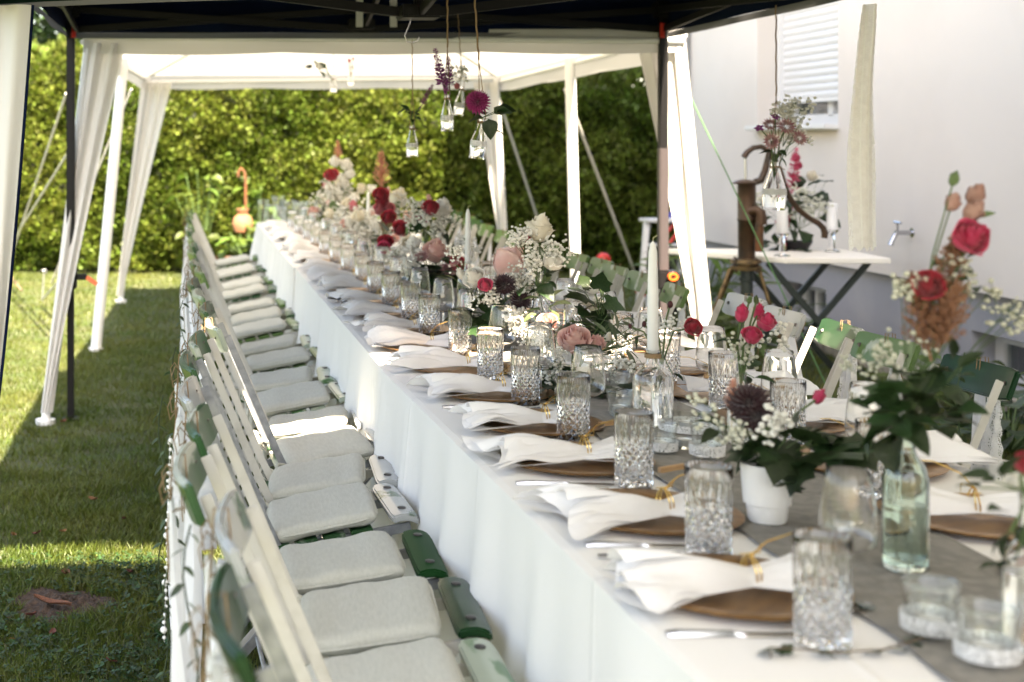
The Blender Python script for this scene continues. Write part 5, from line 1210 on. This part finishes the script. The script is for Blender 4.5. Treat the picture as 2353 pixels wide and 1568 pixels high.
# --- J: near right stems
pJ = V(1.055, 1.78, ZRUN)
lathe_thing('bud_vase', 'clear bottle cut by the frame edge, with leafy stems', 'vase', pJ, [('glass', bottle_prof(.20, .032, .012, .55), 'glass', 28), ('water', [(.001, .008), (.029, .008), (.029, .1), (.001, .1)], 'water', 20)])
bouquet('leafy stems with a red bloom at the very edge, near camera', pJ + V(0, 0, .20), [('red', P(2362, 1065, 1.78), .04), ('lis', P(2335, 1110, 1.8), .03)], [('oval', 4, P(2300, 1110, 1.78), (.03, .02, .02), .055), ('oval', 4, P(2330, 1210, 1.76), (.03, .02, .03), .055), ('broad', 3, P(2345, 1290, 1.75), (.02, .02, .02), .05)], seed=10)
# --- far arrangements
bouquet('dusky pink rose above dark foliage, near the second taper candle', V(1.03, 6.05, .85), [('pink', P(1000, 578, 6.05), .13), ('astrantia', P(968, 592, 6.0), .06), ('red', P(1050, 606, 5.85), .085), ('astrantia', P(1030, 620, 5.95), .07), ('rosepink', P(1022, 590, 6.1), .06), ('white', P(950, 560, 6.2), .08), ('white', P(960, 620, 6.0), .06)],
        [('ivy', 16, P(1000, 620, 6.0), (.13, .08, .06), .11), ('oval', 8, P(1060, 620, 5.95), (.12, .06, .05), .07), ('olive', 8, P(1070, 640, 5.9), (.1, .06, .06), .08)], [(150, P(940, 590, 6.1), .08, 'gyp', .008), (110, P(945, 625, 5.9), .07, 'gyp', .008), (90, P(1060, 570, 6.1), .08, 'gyp', .007)], seed=11)
lathe_thing('flower_pot', 'black planter under the dusky pink rose bunch', 'pot', V(1.03, 6.05, .7575), [('pot', [(.002, 0), (.05, 0), (.065, .1), (.06, .1), (.045, .02), (.002, .02)], 'blackpot', 24)])
bouquet('tall bunch with white rose, crimson roses and eucalyptus leaves', V(1.08, 6.45, .93), [('red', P(990, 478, 6.3), .09), ('white', P(1014, 482, 6.45), .12), ('palebud', P(985, 455, 6.45), .045), ('red_half', P(978, 503, 6.4), .06), ('red_half', P(962, 500, 6.4), .05)],
        [('broad', 8, P(995, 520, 6.4), (.07, .05, .07), .09), ('pale', 5, P(960, 500, 6.4), (.06, .05, .05), .08)], [(150, P(975, 510, 6.35), .10, 'gyp', .008), (120, P(1010, 520, 6.35), .08, 'gyp', .008), (60, P(970, 480, 6.4), .05, 'gyp', .008)], seed=12)
lathe_thing('bud_vase', 'clear bottle under the tall bunch with eucalyptus', 'vase', V(1.08, 6.45, .7575), [('glass', bottle_prof(.18, .038, .015, .5), 'glass', 24)])
bouquet('bunch with salmon astilbe plume over crimson roses', V(1.03, 7.5, .92), [('astilbe', P(876, 440, 7.5), .19, (0, 0, 0)), ('red', P(874, 448, 7.2), .10), ('red', P(878, 464, 7.2), .085), ('rosepink', P(872, 482, 7.2), .085), ('rosepink', P(893, 478, 7.2), .075), ('red', P(893, 500, 7.0), .09), ('red', P(920, 526, 6.9), .10), ('red', P(886, 556, 6.8), .09), ('cerise', P(882, 570, 6.75), .08), ('ivory', P(914, 456, 7.5), .125), ('palebud', P(892, 438, 7.5), .05), ('dryastilbe', P(878, 545, 7.2), .14, (0, .3, 0)), ('ivory', P(938, 560, 7.0), .09)],
        [('ivy', 10, P(905, 545, 7.1), (.10, .06, .08), .09), ('pale', 8, P(930, 490, 7.3), (.10, .06, .08), .09)], [(150, P(925, 490, 7.3), .10, 'gyp', .009), (130, P(900, 590, 7.0), .09, 'gyp', .009)], seed=13)
lathe_thing('bud_vase', 'clear vase below the salmon astilbe bunch', 'vase', V(1.03, 7.5, .7575), [('glass', bottle_prof(.17, .045, .02, .5), 'glass', 24)])
for j, (px, py, Y, lb) in enumerate([(800, 490, 8.9, 'pale bunch of white and blush roses, left of the astilbe bunch'), (845, 520, 8.2, 'mass of creamy white roses low over the far glasses'), (775, 440, 10.0, 'tall far bunch topped by white blooms and a salmon plume'), (755, 475, 10.4, 'farthest low cluster of white and coral blossoms')]):
    c = P(px, py, Y); it = []; rr = random.Random(j + 60); base = V(c.x, Y, .88)
    for k in range(15):
        q = c + V(rr.gauss(0, .085), rr.gauss(0, .06), rr.gauss(0, .065)); it.append((rr.choice(['white', 'ivory', 'white', 'lis', 'ivory', 'rosepink_half', 'pink']), q, rr.uniform(.06, .105)))
    if j == 2: it += [('white', P(770, 372, Y), .10), ('white', P(795, 380, Y), .11), ('white', P(803, 400, Y), .10), ('red', P(762, 403, Y - .3), .12), ('astilbe', P(776, 370, Y), .13, (0, 0, 0))]
    if j == 3: it += [('cerise_half', P(758, 478, Y), .05), ('carn', P(770, 465, Y), .09)]
    bouquet(lb, base, it, [('pale', 9, c, (.13, .08, .09), .09), ('ivy', 6, c - V(0, 0, .08), (.10, .06, .05), .08)], [(130, c, .13, 'gyp', .010), (80, c - V(0, .1, .06), .12, 'gyp', .010)], seed=20 + j)
    lathe_thing('bud_vase', f'clear vase under the {["pale blush bunch", "creamy white rose mass", "tall far bunch", "farthest low cluster"][j]}', 'vase', V(c.x, Y, .7575), [('glass', bottle_prof(.14, .045, .02, .5), 'glass', 20)])
# --- runner greenery in the near corner
t = thing('ivy_sprig', 'thin ivy sprig lying across the cloth in the near corner', 'ivy', P(1900, 1525, 1.77) * 1.0); t.location.z = ZTAB + .004
pts = [V(-.07, .0, .002), V(-.062, .022, .006), V(-.03, .02, .005), V(.02, .012, .004), V(.08, .02, .004), V(.13, .045, .006), V(.18, .075, .01)]
b = MB(); b.tube(pts, .0012, 5); part('stem', b.mesh('ivy_stem', M['twig']), t)
for k in range(9):
    f_ = .6 + k * .62; p = pts[int(f_)].lerp(pts[min(6, int(f_) + 1)], f_ % 1); part('leaf', LF['ivy'], t, p, (rad(-10), R.uniform(-.4, .4), R.uniform(-1.6, 1.6)), R.uniform(.018, .028))
t = thing('ivy_trail', 'dark ivy trail lying on the grey runner behind the tealight cups', 'ivy', V(1.03, 3.5, ZRUN + .004))
for k in range(16): part('leaf', LF['ivy'], t, (R.uniform(-.13, .10), R.uniform(-.09, .13), R.uniform(.004, .03)), (R.uniform(-.3, .3), R.uniform(-.4, .4), R.uniform(0, 6)), R.uniform(.035, .055))

# --- tealight cups and jars
def cup(label, loc, h, r, lace=False, lid=False, sc_=1):
    t = thing('tealight_glass', label, 'tealight', loc, R.uniform(0, 6), 'tealight glasses')
    part('glass', MB().lathe([(.002, 0), (r * .72, 0), (r * .78, .003), (r, h * .97), (r * .98, h), (r * .95, h * .97), (r * .72, .007), (.0005, .006)], 28).mesh('cup_glass', M['thin']), t)
    c = part('tealight', MB().lathe([(.002, .0075), (.0185, .0075), (.0188, .022), (.0175, .022), (.0172, .019), (.002, .0185)], 24).mesh('tealight', M['alu']), t, scale=min(1, r * .7 / .0195))
    part('wax', MB().lathe([(.002, .015), (.0168, .015), (.0168, .0196), (.002, .0202)], 20).mesh('tealight_wax', M['wax']), c)
    if lace:
        part('lace_band', MB().lathe([(r * 1.0, h * .10), (r * 1.03, h * .10), (r * 1.05, h * .40), (r * 1.03, h * .40)], 36, closed=True).mesh('lace_band', M['lace_band']), t)
    if lid: part('screw_rim', MB().lathe([(r * .86, h * .93), (r * .98, h * .93), (r * .98, h * .97), (r * .92, h * .98), (r * .96, h * 1.02), (r * .9, h * 1.04), (r * .84, h * 1.02)], 28, closed=True).mesh('screw_rim', M['thin']), t)
for px, py, Y, h, r, lc, ld, lb in ((1425, 0, 3.58, .062, .030, 0, 0, 'faceted tealight cup right of the pink rose bunch'), (1424, 0, 3.33, .058, .032, 0, 0, 'clear tealight cup on the dark runner in front of the faceted one'),
                                   (1522, 0, 2.93, .060, .030, 1, 0, 'lace-banded tealight cup in front of the candle bottle'), (1625, 0, 2.88, .072, .034, 1, 1, 'lace-banded jar with screw rim beside the tealight cups'),
                                   (1580, 0, 3.14, .055, .060, 1, 0, 'wide lace-trimmed glass bowl behind the tealight cups'), (1925, 0, 2.2, .05, .026, 0, 0, 'tiny glass cup behind the near wine glass'),
                                   (2140, 0, 1.85, .068, .036, 1, 1, 'blurred lace-banded jar beside the ribbed bottle'), (2268, 0, 1.75, .068, .036, 1, 1, 'blurred lace-banded jar nearest the camera'), (1572, 0, 2.97, .022, .024, 0, 0, 'flat dish with tealight between the cups')):
    cup(lb, Tb(px, Y, ZRUN), h, r, lc, ld)

# ---------------------------------------------------------------- hanging bottles
def hang(label, top, x_, Y, ztop, h, r, lace=True, tilt=(0, 0), strings=1, hook=False):
    """bottle with its mouth at (x_, Y, ztop) hung on twine from point top"""
    t = thing('hanging_bottle', label, 'bottle', (x_, Y, ztop - h), 0, 'bottles hung on twine'); t.rotation_euler = (tilt[0], tilt[1], 0)
    neck = r * .36
    o = [(.001, .0), (r * .92, .0), (r, h * .03), (r, h * .34), (r * .9, h * .48), (neck * 1.15, h * .84), (neck, h * .90), (neck * 1.1, h * .905), (neck * 1.1, h)]
    i = [(neck * .85, h), (neck * .85, h * .90), (neck * 1.0, h * .84), (r * .84, h * .47), (r * .93, h * .34), (r * .92, h * .05), (.0005, h * .045)]
    part('glass', MB().lathe(o + i, 28).mesh('hanging_glass', M['glass']), t)
    part('water', MB().lathe([(.001, h * .052), (r * .90, h * .055), (r * .91, h * .26), (.001, h * .26)], 20).mesh('bottle_water', M['water']), t)
    if lace: part('lace_band', MB().lathe([(r * 1.01, h * .31), (r * 1.03, h * .31), (r * 1.0, h * .44), (r * .97, h * .44)], 32, closed=True).mesh('lace_band', M['lace_band']), t)
    b = MB(); b.tube([(neck * 1.25 * math.cos(a), neck * 1.25 * math.sin(a), h * .89 + .002 * math.sin(3 * a)) for a in [k * .35 for k in range(19)]], .0028, 5)
    b.tube([(neck * 1.2, -.004, h * .88), (neck * 1.6, -.01, h * .86), (neck * 2.2, -.008, h * .84)], .0018, 4); part('twine_wrap', b.mesh('twine_wrap', M['twine']), t)
    inv = Matrix.Translation(t.location) @ t.rotation_euler.to_matrix().to_4x4(); tl = inv.inverted() @ Vector(top)
    b = MB(); jn = V(neck * .2, 0, h * 1.0).lerp(tl, .42)
    b.tube([(neck * 1.2, 0, h * .9), (neck * 1.1, 0, h * 1.1), jn], .0014, 5); b.tube([(-neck * 1.2, 0, h * .9), (-neck * 1.1, 0, h * 1.1), jn], .0014, 5)
    b.tube([jn.lerp(tl, k / 12) + V(.0015 * math.sin(k * 2.1), .0015 * math.cos(k * 1.7), 0) for k in range(13)], .0030 if strings else .002, 5)
    part('twine', b.mesh('hang_twine', M['twine']), t)
    if hook:
        b = MB(); b.tube([tl + V(0, 0, .11), tl + V(-.01, 0, .06), tl + V(-.028, 0, .018), tl + V(-.02, 0, -.005), tl + V(0, 0, -.010), tl + V(.02, 0, -.002), tl + V(.026, 0, .01)], .0022, 6); part('hook', b.mesh('wire_hook', M['steel']), t)
    return V(x_, Y, ztop)
# 1: right bottle
p = P(1778, 372, 5.28); m1 = hang('large hanging bottle with crochet band, in front of the pump', P(1783, 12, 5.28), p.x, p.y, p.z, .178, .042, True, (0, rad(2)))
bouquet('mauve astrantia and baby breath in the large hanging bottle', m1 + V(0, 0, -.03), [('astrantia', P(1806, 292, 5.24), .064, (rad(60), 0, 0)), ('astrantia', P(1772, 325, 5.22), .058, (rad(80), rad(-10), 0)), ('astrantia', P(1836, 318, 5.25), .055, (rad(70), rad(20), 0)), ('astrantia', P(1770, 288, 5.3), .055, (rad(50), rad(-15), 0)), ('phlox', P(1782, 268, 5.28), .034), ('phlox', P(1745, 294, 5.26), .032)],
        [('oval', 5, P(1785, 352, 5.26), (.02, .02, .05), .06)], [(120, P(1830, 258, 5.3), .095, 'gyp', .0065), (80, P(1805, 262, 5.3), .06, 'gyp', .0065), (60, P(1840, 320, 5.28), .05, 'gyp', .0065)], seed=30)
# 2: dahlia bottle
p = P(1094, 270, 4.35); m2 = hang('hanging bottle with magenta dahlia, lowest of the middle three', P(1088, -45, 4.35), p.x, p.y, p.z, .127, .0245, True, (0, rad(8)))
bouquet('one magenta dahlia with dark leaves in a hanging bottle', m2 + V(0, 0, -.01), [('dahlia', P(1098, 235, 4.32), .062, (rad(70), rad(15), 0))], [('broad', 5, P(1122, 262, 4.33), (.03, .02, .02), .075), ('oval', 2, P(1130, 300, 4.33), (.015, .01, .02), .05)], seed=31, group='flowers in hanging bottles')
# 3: purple spikes bottle
p = P(1027, 218, 4.85); m3 = hang('hanging bottle with two purple loosestrife spikes', P(1028, -40, 4.85), p.x, p.y, p.z, .125, .0215, True)
bouquet('two tall purple loosestrife spikes in a hanging bottle', m3 + V(0, 0, -.01), [('spike', P(1018, 195, 4.84), .115, (rad(8), rad(-14), 0)), ('spike', P(1033, 200, 4.86), .095, (rad(-5), rad(6), 1)), ('spike', P(1026, 212, 4.84), .06, (rad(4), rad(16), 2))], [('olive', 6, P(1025, 205, 4.84), (.02, .015, .02), .03)], seed=32, group='flowers in hanging bottles')
# 4: hook bottle
p = P(947, 288, 5.33); m4 = hang('hanging bottle on a wire hook below the centre hub', P(947, 92, 5.33), p.x, p.y, p.z, .119, .0225, True, (0, 0), 0, True)
bouquet('leafy loosestrife sprig with one purple tip in the hooked bottle', m4 + V(0, 0, -.01), [('spike', P(970, 240, 5.33), .075, (0, rad(28), 0))], [('oval', 9, P(948, 270, 5.33), (.03, .02, .03), .045), ('olive', 8, P(942, 250, 5.33), (.035, .02, .04), .045)], seed=33, group='flowers in hanging bottles')
# 5: behind
p = P(1052, 198, 6.2); m5 = hang('hanging bottle with baby breath, partly behind the loosestrife bottle', P(1052, 30, 6.2), p.x, p.y, p.z, .129, .022, True, (0, rad(8)), 0)
bouquet('airy baby breath with coral bloom in the farther hanging bottle', m5 + V(0, 0, -.01), [('rosepink', P(1050, 198, 6.2), .035)], [], [(70, P(1055, 170, 6.2), .07, 'gyp', .006)], seed=34, group='flowers in hanging bottles')
# 6,7 far under white tent
p = P(766, 178, 9.2); m6 = hang('small hanging bottle with ivy leaves under the white tent roof', P(766, 95, 9.2), p.x, p.y, p.z, .10, .022, True, (0, 0), 0)
bouquet('white bloom and green ivy leaves in the far hanging bottle', m6 + V(0, 0, -.01), [('white', P(735, 152, 9.2), .07), ('rosepink_half', P(738, 148, 9.2), .025)], [('ivy', 5, P(735, 158, 9.2), (.06, .04, .04), .08)], seed=35, group='flowers in hanging bottles')
p = P(806, 166, 9.4); m7 = hang('small white-banded hanging bottle beside the ivy one', P(806, 95, 9.4), p.x, p.y, p.z, .09, .022, True, (0, 0), 0)
bouquet('coral sprigs in the second far hanging bottle', m7 + V(0, 0, -.01), [('rosepink_half', P(802, 140, 9.4), .04), ('rosepink_half', P(812, 136, 9.4), .03)], [('olive', 5, P(803, 150, 9.4), (.02, .02, .03), .05)], seed=36, group='flowers in hanging bottles')
# 8 on the right pole
p = P(1540, 312, 7.35); m8 = hang('hanging bottle with coral blooms against the pole by the house', P(1538, 82, 7.2), p.x, p.y, p.z, .19, .032, True, (0, 0), 0)
bouquet('coral blooms in the bottle hanging by the pole', m8 + V(0, 0, -.02), [('rosepink', P(1530, 285, 7.35), .06), ('rosepink_half', P(1540, 275, 7.35), .05), ('carn', P(1534, 300, 7.3), .06)], [('pale', 5, P(1538, 315, 7.3), (.03, .03, .04), .06)], seed=37, group='flowers in hanging bottles')
# long lace strip pinned to the near canopy edge
b = MB()
def strip(u, v):
    wv = .031 + .038 * min(1, v * 1.4) ** .8; xc = 1.632 - .008 * math.sin(v * 2.2) - .012 * v
    ed = .0012 * math.sin(v * 170) + .003 * math.sin(v * 11 + 1)
    return (xc + (u - .5) * (wv + ed), 3.40 + .012 * math.sin(u * 6.5 + 1.5 * v) * (1 - .4 * v) + .01 * math.sin(v * 4), 1.728 - .585 * v - .006 * math.sin(u * 25) * (1 if v > .98 else 0))
b.grid(lambda u, v: strip(.16 + .68 * u, v), 14, 120)
t = thing('lace_strip', 'long cream lace strip hanging from the canopy edge before the wall', 'lace')
part('ribbon', b.mesh('lace_strip', M['lace_plain']), t)
for e0 in (0, .84):
    b = MB(); b.grid(lambda u, v: strip(e0 + .16 * u, v), 4, 200); part('lace_border', b.mesh('lace_border', M['lace_edge']), t)
for e0 in (.36, .60):
    b = MB(); b.grid(lambda u, v: (lambda q: (q[0], q[1] - .0015, q[2]))(strip(e0 + .05 * u, v)), 2, 160); part('lace_seam', b.mesh('lace_seam', M['lace_edge']), t)

# ---------------------------------------------------------------- pump, side table
px0 = 3.22; pY = 8.2
def pp(cx, cy, dy=0): # measured on the print
    return P(1550.8 + cx * .3296, 287.2 + cy * .3297, pY) - V(px0, pY, 0) + V(0, dy, 0)
pump = thing('hand_pump', 'old cast iron hand water pump with long curved lever by the wall', 'pump', (px0, pY, 0))
bx = pp(500, 500).x
def zz(cy): return pp(0, cy).z
part('barrel', MB().lathe([(.030, zz(405)), (.058, zz(405)), (.050, zz(420)), (.050, zz(650)), (.053, zz(655)), (.053, zz(665)), (.049, zz(670)), (.047, zz(930)), (.02, zz(935))], 28, (bx, 0, 0)).mesh('pump_barrel', M['pump']), pump)
part('cap', MB().lathe([(.010, zz(415)), (.066, zz(412)), (.068, zz(402)), (.05, zz(388)), (.02, zz(380)), (.004, zz(378))], 28, (bx - .01, 0, 0)).mesh('pump_cap', M['pump']), pump)
part('flange', MB().lathe([(.04, zz(1012)), (.085, zz(1010)), (.088, zz(985)), (.06, zz(975)), (.06, zz(968)), (.086, zz(960)), (.084, zz(938)), (.05, zz(930))], 28, (bx - .005, 0, 0)).mesh('pump_flange', M['brass']), pump)
b = MB()
for k in range(4):
    a = k * 1.57 + .5; b.tube([(bx - .005 + .078 * math.cos(a), .078 * math.sin(a), zz(1025)), (bx - .005 + .078 * math.cos(a), .078 * math.sin(a), zz(925))], .009, 6)
part('flange_bolt', b.mesh('flange_bolts', M['pump']), pump, kind='stuff')
part('riser_pipe', MB().lathe([(.034, zz(1010)), (.036, zz(1060)), (.042, zz(1065)), (.042, zz(1085)), (.034, zz(1090)), (.033, .0)], 20, (bx, 0, 0)).mesh('riser_pipe', M['darkleg']), pump)
b = MB(); q = [pp(500, 600, -.03), pp(540, 590, -.05), pp(565, 610, -.06), pp(570, 650, -.06), pp(570, 690, -.06)]; b.tube(q, [.028, .030, .032, .032, .034], 12); part('spout', b.mesh('pump_spout', M['pump']), pump)
b = MB(); b.tube([pp(558, 690, -.06), pp(558, 878, -.06)], .024, 12); part('outlet_pipe', b.mesh('outlet_pipe', M['rust']), pump)
b = MB(); b.tube([pp(493, 385), pp(492, 235)], .007, 8); part('piston_rod', b.mesh('piston_rod', M['steel']), pump)
b = MB(); lv = [(480, 225), (505, 190), (545, 160), (600, 152), (650, 175), (690, 230), (735, 330), (765, 430), (800, 510), (860, 590), (935, 650), (1000, 685), (1035, 720), (1045, 760), (1040, 790)]
b.tube([pp(*q) for q in lv], [.018, .017, .015, .015, .016, .018, .018, .017, .017, .017, .016, .017, .018, .019, .018], 10); part('lever', b.mesh('pump_lever', M['pump']), pump)
b = MB(); b.tube([pp(555, 400), pp(600, 385), pp(628, 320), pp(650, 220), pp(655, 185)], [.02, .022, .02, .017, .014], 8); part('lever_bracket', b.mesh('lever_bracket', M['pump']), pump)
for (a, c) in ((pp(385, 1005), pp(225, 1420)), (pp(425, 1010, .05), pp(300, 1430, .15)), (pp(580, 1015, -.02), pp(640, 1260, -.05))):
    d = (c - a); e = a + d * (a.z / -d.z if d.z else 1); b = MB(); b.tube([a, a.lerp(e, .08), e], .012, 8); part('leg', b.mesh('pump_leg', M['brass']), pump)
st = thing('side_table', 'white folding side table with crossed dark legs by the house', 'table', (3.55, 8.45, 0))
b = MB(); b.add([(-.62, .38, .705), (-.15, -.36, .705), (.45, -.36, .705), (.50, .38, .705), (-.62, .38, .735), (-.15, -.36, .735), (.45, -.36, .735), (.50, .38, .735)], [(3, 2, 1, 0), (4, 5, 6, 7), (0, 1, 5, 4), (1, 2, 6, 5), (2, 3, 7, 6), (3, 0, 4, 7)]); part('tabletop', b.mesh('side_table_top', M['tabletop'], bevel=.004), st)
for y in (-.22, .24):
    for s in (-1, 1): b = MB(); b.bar((.10 + s * .30, y + .02 * s, .70), (.10 - s * .30, y + .02 * s, 0), .035, .02); part('leg', b.mesh('side_table_leg', M['darkleg'], bevel=.003), st)
b = MB(); b.tube([(-.1, -.25, .2), (-.1, .3, .2)], .01, 6).tube([(.3, -.25, .2), (.3, .3, .2)], .01, 6); part('stretcher', b.mesh('side_table_rod', M['darkleg']), st)
for px, Y, lb, lb2, hh in ((1797, 8.22, 'thick white pillar candle on glass stand, in front of side table flowers', 'clear glass stand under the candle by the pump', .155), (1912, 8.55, 'white pillar candle on glass stand nearest the lace strip', 'clear glass stand under the candle nearest the lace strip', .16)):
    p = Tb(px, Y, .737)
    lathe_thing('candle_stand', lb2, 'stand', p, [('glass', [(.002, 0), (.045, 0), (.045, .006), (.018, .014), (.015, .10), (.036, .125), (.04, .132), (.002, .132)], 'glass', 24)])
    t = thing('pillar_candle', lb, 'candle', p + V(0, 0, .1335), 0, 'white pillar candles'); part('wax', MB().lathe([(.002, 0), (.031, 0), (.032, .004), (.032, hh - .012), (.026, hh - .002), (.003, hh)], 24).mesh('pillar_wax', M['wax']), t)
    b = MB(); b.tube([(0, 0, hh - .002), (.001, 0, hh + .012)], .001, 4); part('wick', b.mesh('pillar_wick', M['wick']), t)
pS = Tb(1828, 8.75, .737)
lathe_thing('flower_bowl', 'low dark bowl under the side table arrangement', 'bowl', pS, [('bowl', [(.002, 0), (.07, 0), (.10, .05), (.095, .05), (.06, .01), (.002, .01)], 'blackpot', 24)])
bouquet('tall side table arrangement with red amaranth and dark leaves', pS + V(0, 0, .05), [('redspike', P(1820, 440, 8.7), .24, (rad(5), rad(3), 0)), ('redspike', P(1812, 460, 8.7), .22, (rad(175), rad(12), 0)), ('redspike', P(1795, 500, 8.68), .2, (rad(175), rad(10), 1)), ('cerise', P(1829, 364, 8.75), .07), ('cerise', P(1835, 382, 8.75), .06), ('ivory', P(1865, 405, 8.75), .085), ('white', P(1760, 420, 8.75), .07)],
        [('broad', 22, P(1850, 470, 8.72), (.18, .12, .20), .13), ('broad', 14, P(1800, 490, 8.7), (.14, .1, .16), .12), ('ivy', 10, P(1840, 570, 8.68), (.17, .1, .04), .11), ('ivy', 8, P(1780, 560, 8.65), (.06, .05, .06), .09), ('oval', 6, P(1890, 430, 8.75), (.08, .05, .09), .1)],
        [(120, P(1850, 460, 8.6), .15, 'gypdim', .011), (70, P(1770, 460, 8.65), .10, 'gypdim', .011)], seed=50)

# ---------------------------------------------------------------- things by the hedge and at the back right
t = thing('step_ladder', 'white aluminium step ladder standing behind the canopy pole', 'ladder', (3.70, 11.0, 0))
for s in (-1, 1):
    b = MB(); b.bar((s * .13 - .02, 0, .78), (s * .2 - .10, -.28, 0), .03, .06, (0, 1, 0)); part('rail', b.mesh('ladder_rail', M['whitepaint'], bevel=.003), t)
    b = MB(); b.bar((s * .12, .04, .76), (s * .18 + .08, .42, 0), .025, .04, (0, 1, 0)); part('rear_leg', b.mesh('ladder_rear', M['whitepaint'], bevel=.003), t)
for k in range(3):
    b = MB(); b.box((-.025 - .02 * k, -.02 - .075 * k, .60 - .2 * k), (.30 + .03 * k, .09, .02)); part('step', b.mesh('ladder_step', M['whitepaint'], bevel=.003), t)
b = MB(); b.box((-.02, 0.02, .79), (.30, .22, .025)); part('platform', b.mesh('ladder_top', M['whitepaint'], bevel=.004), t)
t = thing('garden_cart', 'black wheeled garden cart with red frame and blue grip behind the pole', 'cart', (3.95, 11.6, 0))
for s in (-.12, .12):
    b = MB(); b.lathe([(.13, -.025), (.17, -.02), (.175, 0), (.17, .02), (.13, .025), (.05, .015), (.05, -.015)], 24, closed=True); b.v = [(p[0], p[2] + s, p[1] + .175) for p in b.v]; part('wheel', b.mesh('cart_wheel', M['rubber']), t)
b = MB(); b.box((-.02, 0, .42), (.36, .2, .32)); part('tub', b.mesh('cart_tub', M['rubber'], bevel=.03), t)
b = MB(); b.tube([(-.25, -.1, .15), (-.15, -.12, .45), (.1, -.1, .78)], .014, 8).tube([(-.25, .1, .15), (-.15, .12, .45), (.1, .1, .78)], .014, 8); part('frame', b.mesh('cart_frame', M['redplastic']), t)
b = MB(); b.box((.06, 0, .78), (.12, .24, .10)); part('grip', b.mesh('cart_grip', M['blueplastic'], bevel=.02), t)
t = thing('red_ball_stake', 'shiny red ball on a short stake in front of dark hedge', 'ornament', (3.51, 12.0, 0))
part('ball', MB().ball((0, 0, .40), .062, 20, 14).mesh('red_ball', M['redplastic']), t); part('stake', MB().tube([(0, 0, 0), (0, 0, .36)], .008, 6).mesh('ball_stake', M['twig']), t)
# terracotta jug on a stake
t = thing('terracotta_jug', 'terracotta jug hung on a rust brown shepherd hook at the hedge', 'jug', (.57, 13.9, 0))
b = MB(); b.tube([(0, 0, 0), (.0, 0, 1.0), (-.01, 0, 1.10), (-.045, 0, 1.135), (-.07, 0, 1.10), (-.07, 0, 1.05)], .014, 8); part('hook_pole', b.mesh('hook_pole', M['rust']), t)
part('jug', MB().lathe([(.03, .50), (.085, .52), (.105, .60), (.085, .66), (.05, .69), (.065, .74), (.05, .745), (.03, .69)], 24, (-.03, -.05, 0)).mesh('jug', M['terracotta']), t)
lathe_thing('clay_pot', 'orange clay pot standing behind the farthest lawn-side chairs', 'pot', (.27, 13.4, 0), [('pot', [(.01, 0), (.11, 0), (.14, .26), (.155, .26), (.155, .31), (.13, .31), (.10, .03), (.01, .03)], 'terracotta', 24)])
lathe_thing('black_tub', 'round black plant tub at the hedge by the table end', 'tub', (.52, 13.5, 0), [('pot', [(.01, 0), (.17, 0), (.21, .22), (.22, .30), (.20, .30), (.15, .02), (.01, .02)], 'blackpot', 28)])
def plant(label, loc, kind, n, r, h, size, name='leafy_plant', seed=0):
    rr = random.Random(seed); t = thing(name, label, 'plant', loc, 0, None); b = MB()
    for i in range(n):
        a = rr.uniform(0, 6.28); q = rr.uniform(.2, 1); tip = V(r * q * math.cos(a), r * q * math.sin(a), h * rr.uniform(.35, 1)); b.tube([V(0, 0, 0), tip * .5 + V(0, 0, .1 * h), tip], .004, 4)
        dv = V(math.cos(a), math.sin(a), rr.uniform(-.3, .6)); part('leaf', LF[kind], t, tip, (dv.to_track_quat('Y', 'Z') @ Euler((0, rr.uniform(-.5, .5), 0)).to_quaternion()).to_euler(), size * rr.uniform(.7, 1.2))
    part('stem', b.mesh('plant_stem', M['stem']), t); return t
plant('big-leaved pale green hosta growing from the black tub', (.52, 13.5, .28), 'bigpale', 34, .30, .28, .19, seed=1)
plant('broad-leaved shrub with long glossy leaves against the sunny hedge', (.15, 14.5, 0), 'bigpale', 26, .28, 1.1, .13, 'leafy_shrub', 2)
plant('second leafy shrub reaching up beside the terracotta jug', (.75, 14.6, 0), 'bigpale', 22, .25, .95, .13, 'leafy_shrub', 3)
plant('feathery green fern at the foot of the house wall by the pole', (3.72, 10.3, 0), 'fern', 70, .38, .62, .2, 'fern', 4)
plant('low fern between the pump and side table legs', (3.75, 9.3, 0), 'fern', 50, .36, .34, .2, 'fern', 5)
plant('leafy weeds growing along the pale edging, near camera', (4.02, 7.4, 0), 'fern', 46, .34, .26, .17, 'weed', 6)
plant('weeds with dark leaves at the plinth window, house side', (3.7, 6.4, 0), 'broad', 44, .4, .24, .15, 'weed', 7)
plant('low weeds in the lawn behind the nearest house-side chair', (3.2, 5.4, 0), 'fern', 40, .4, .16, .14, 'weed', 8)
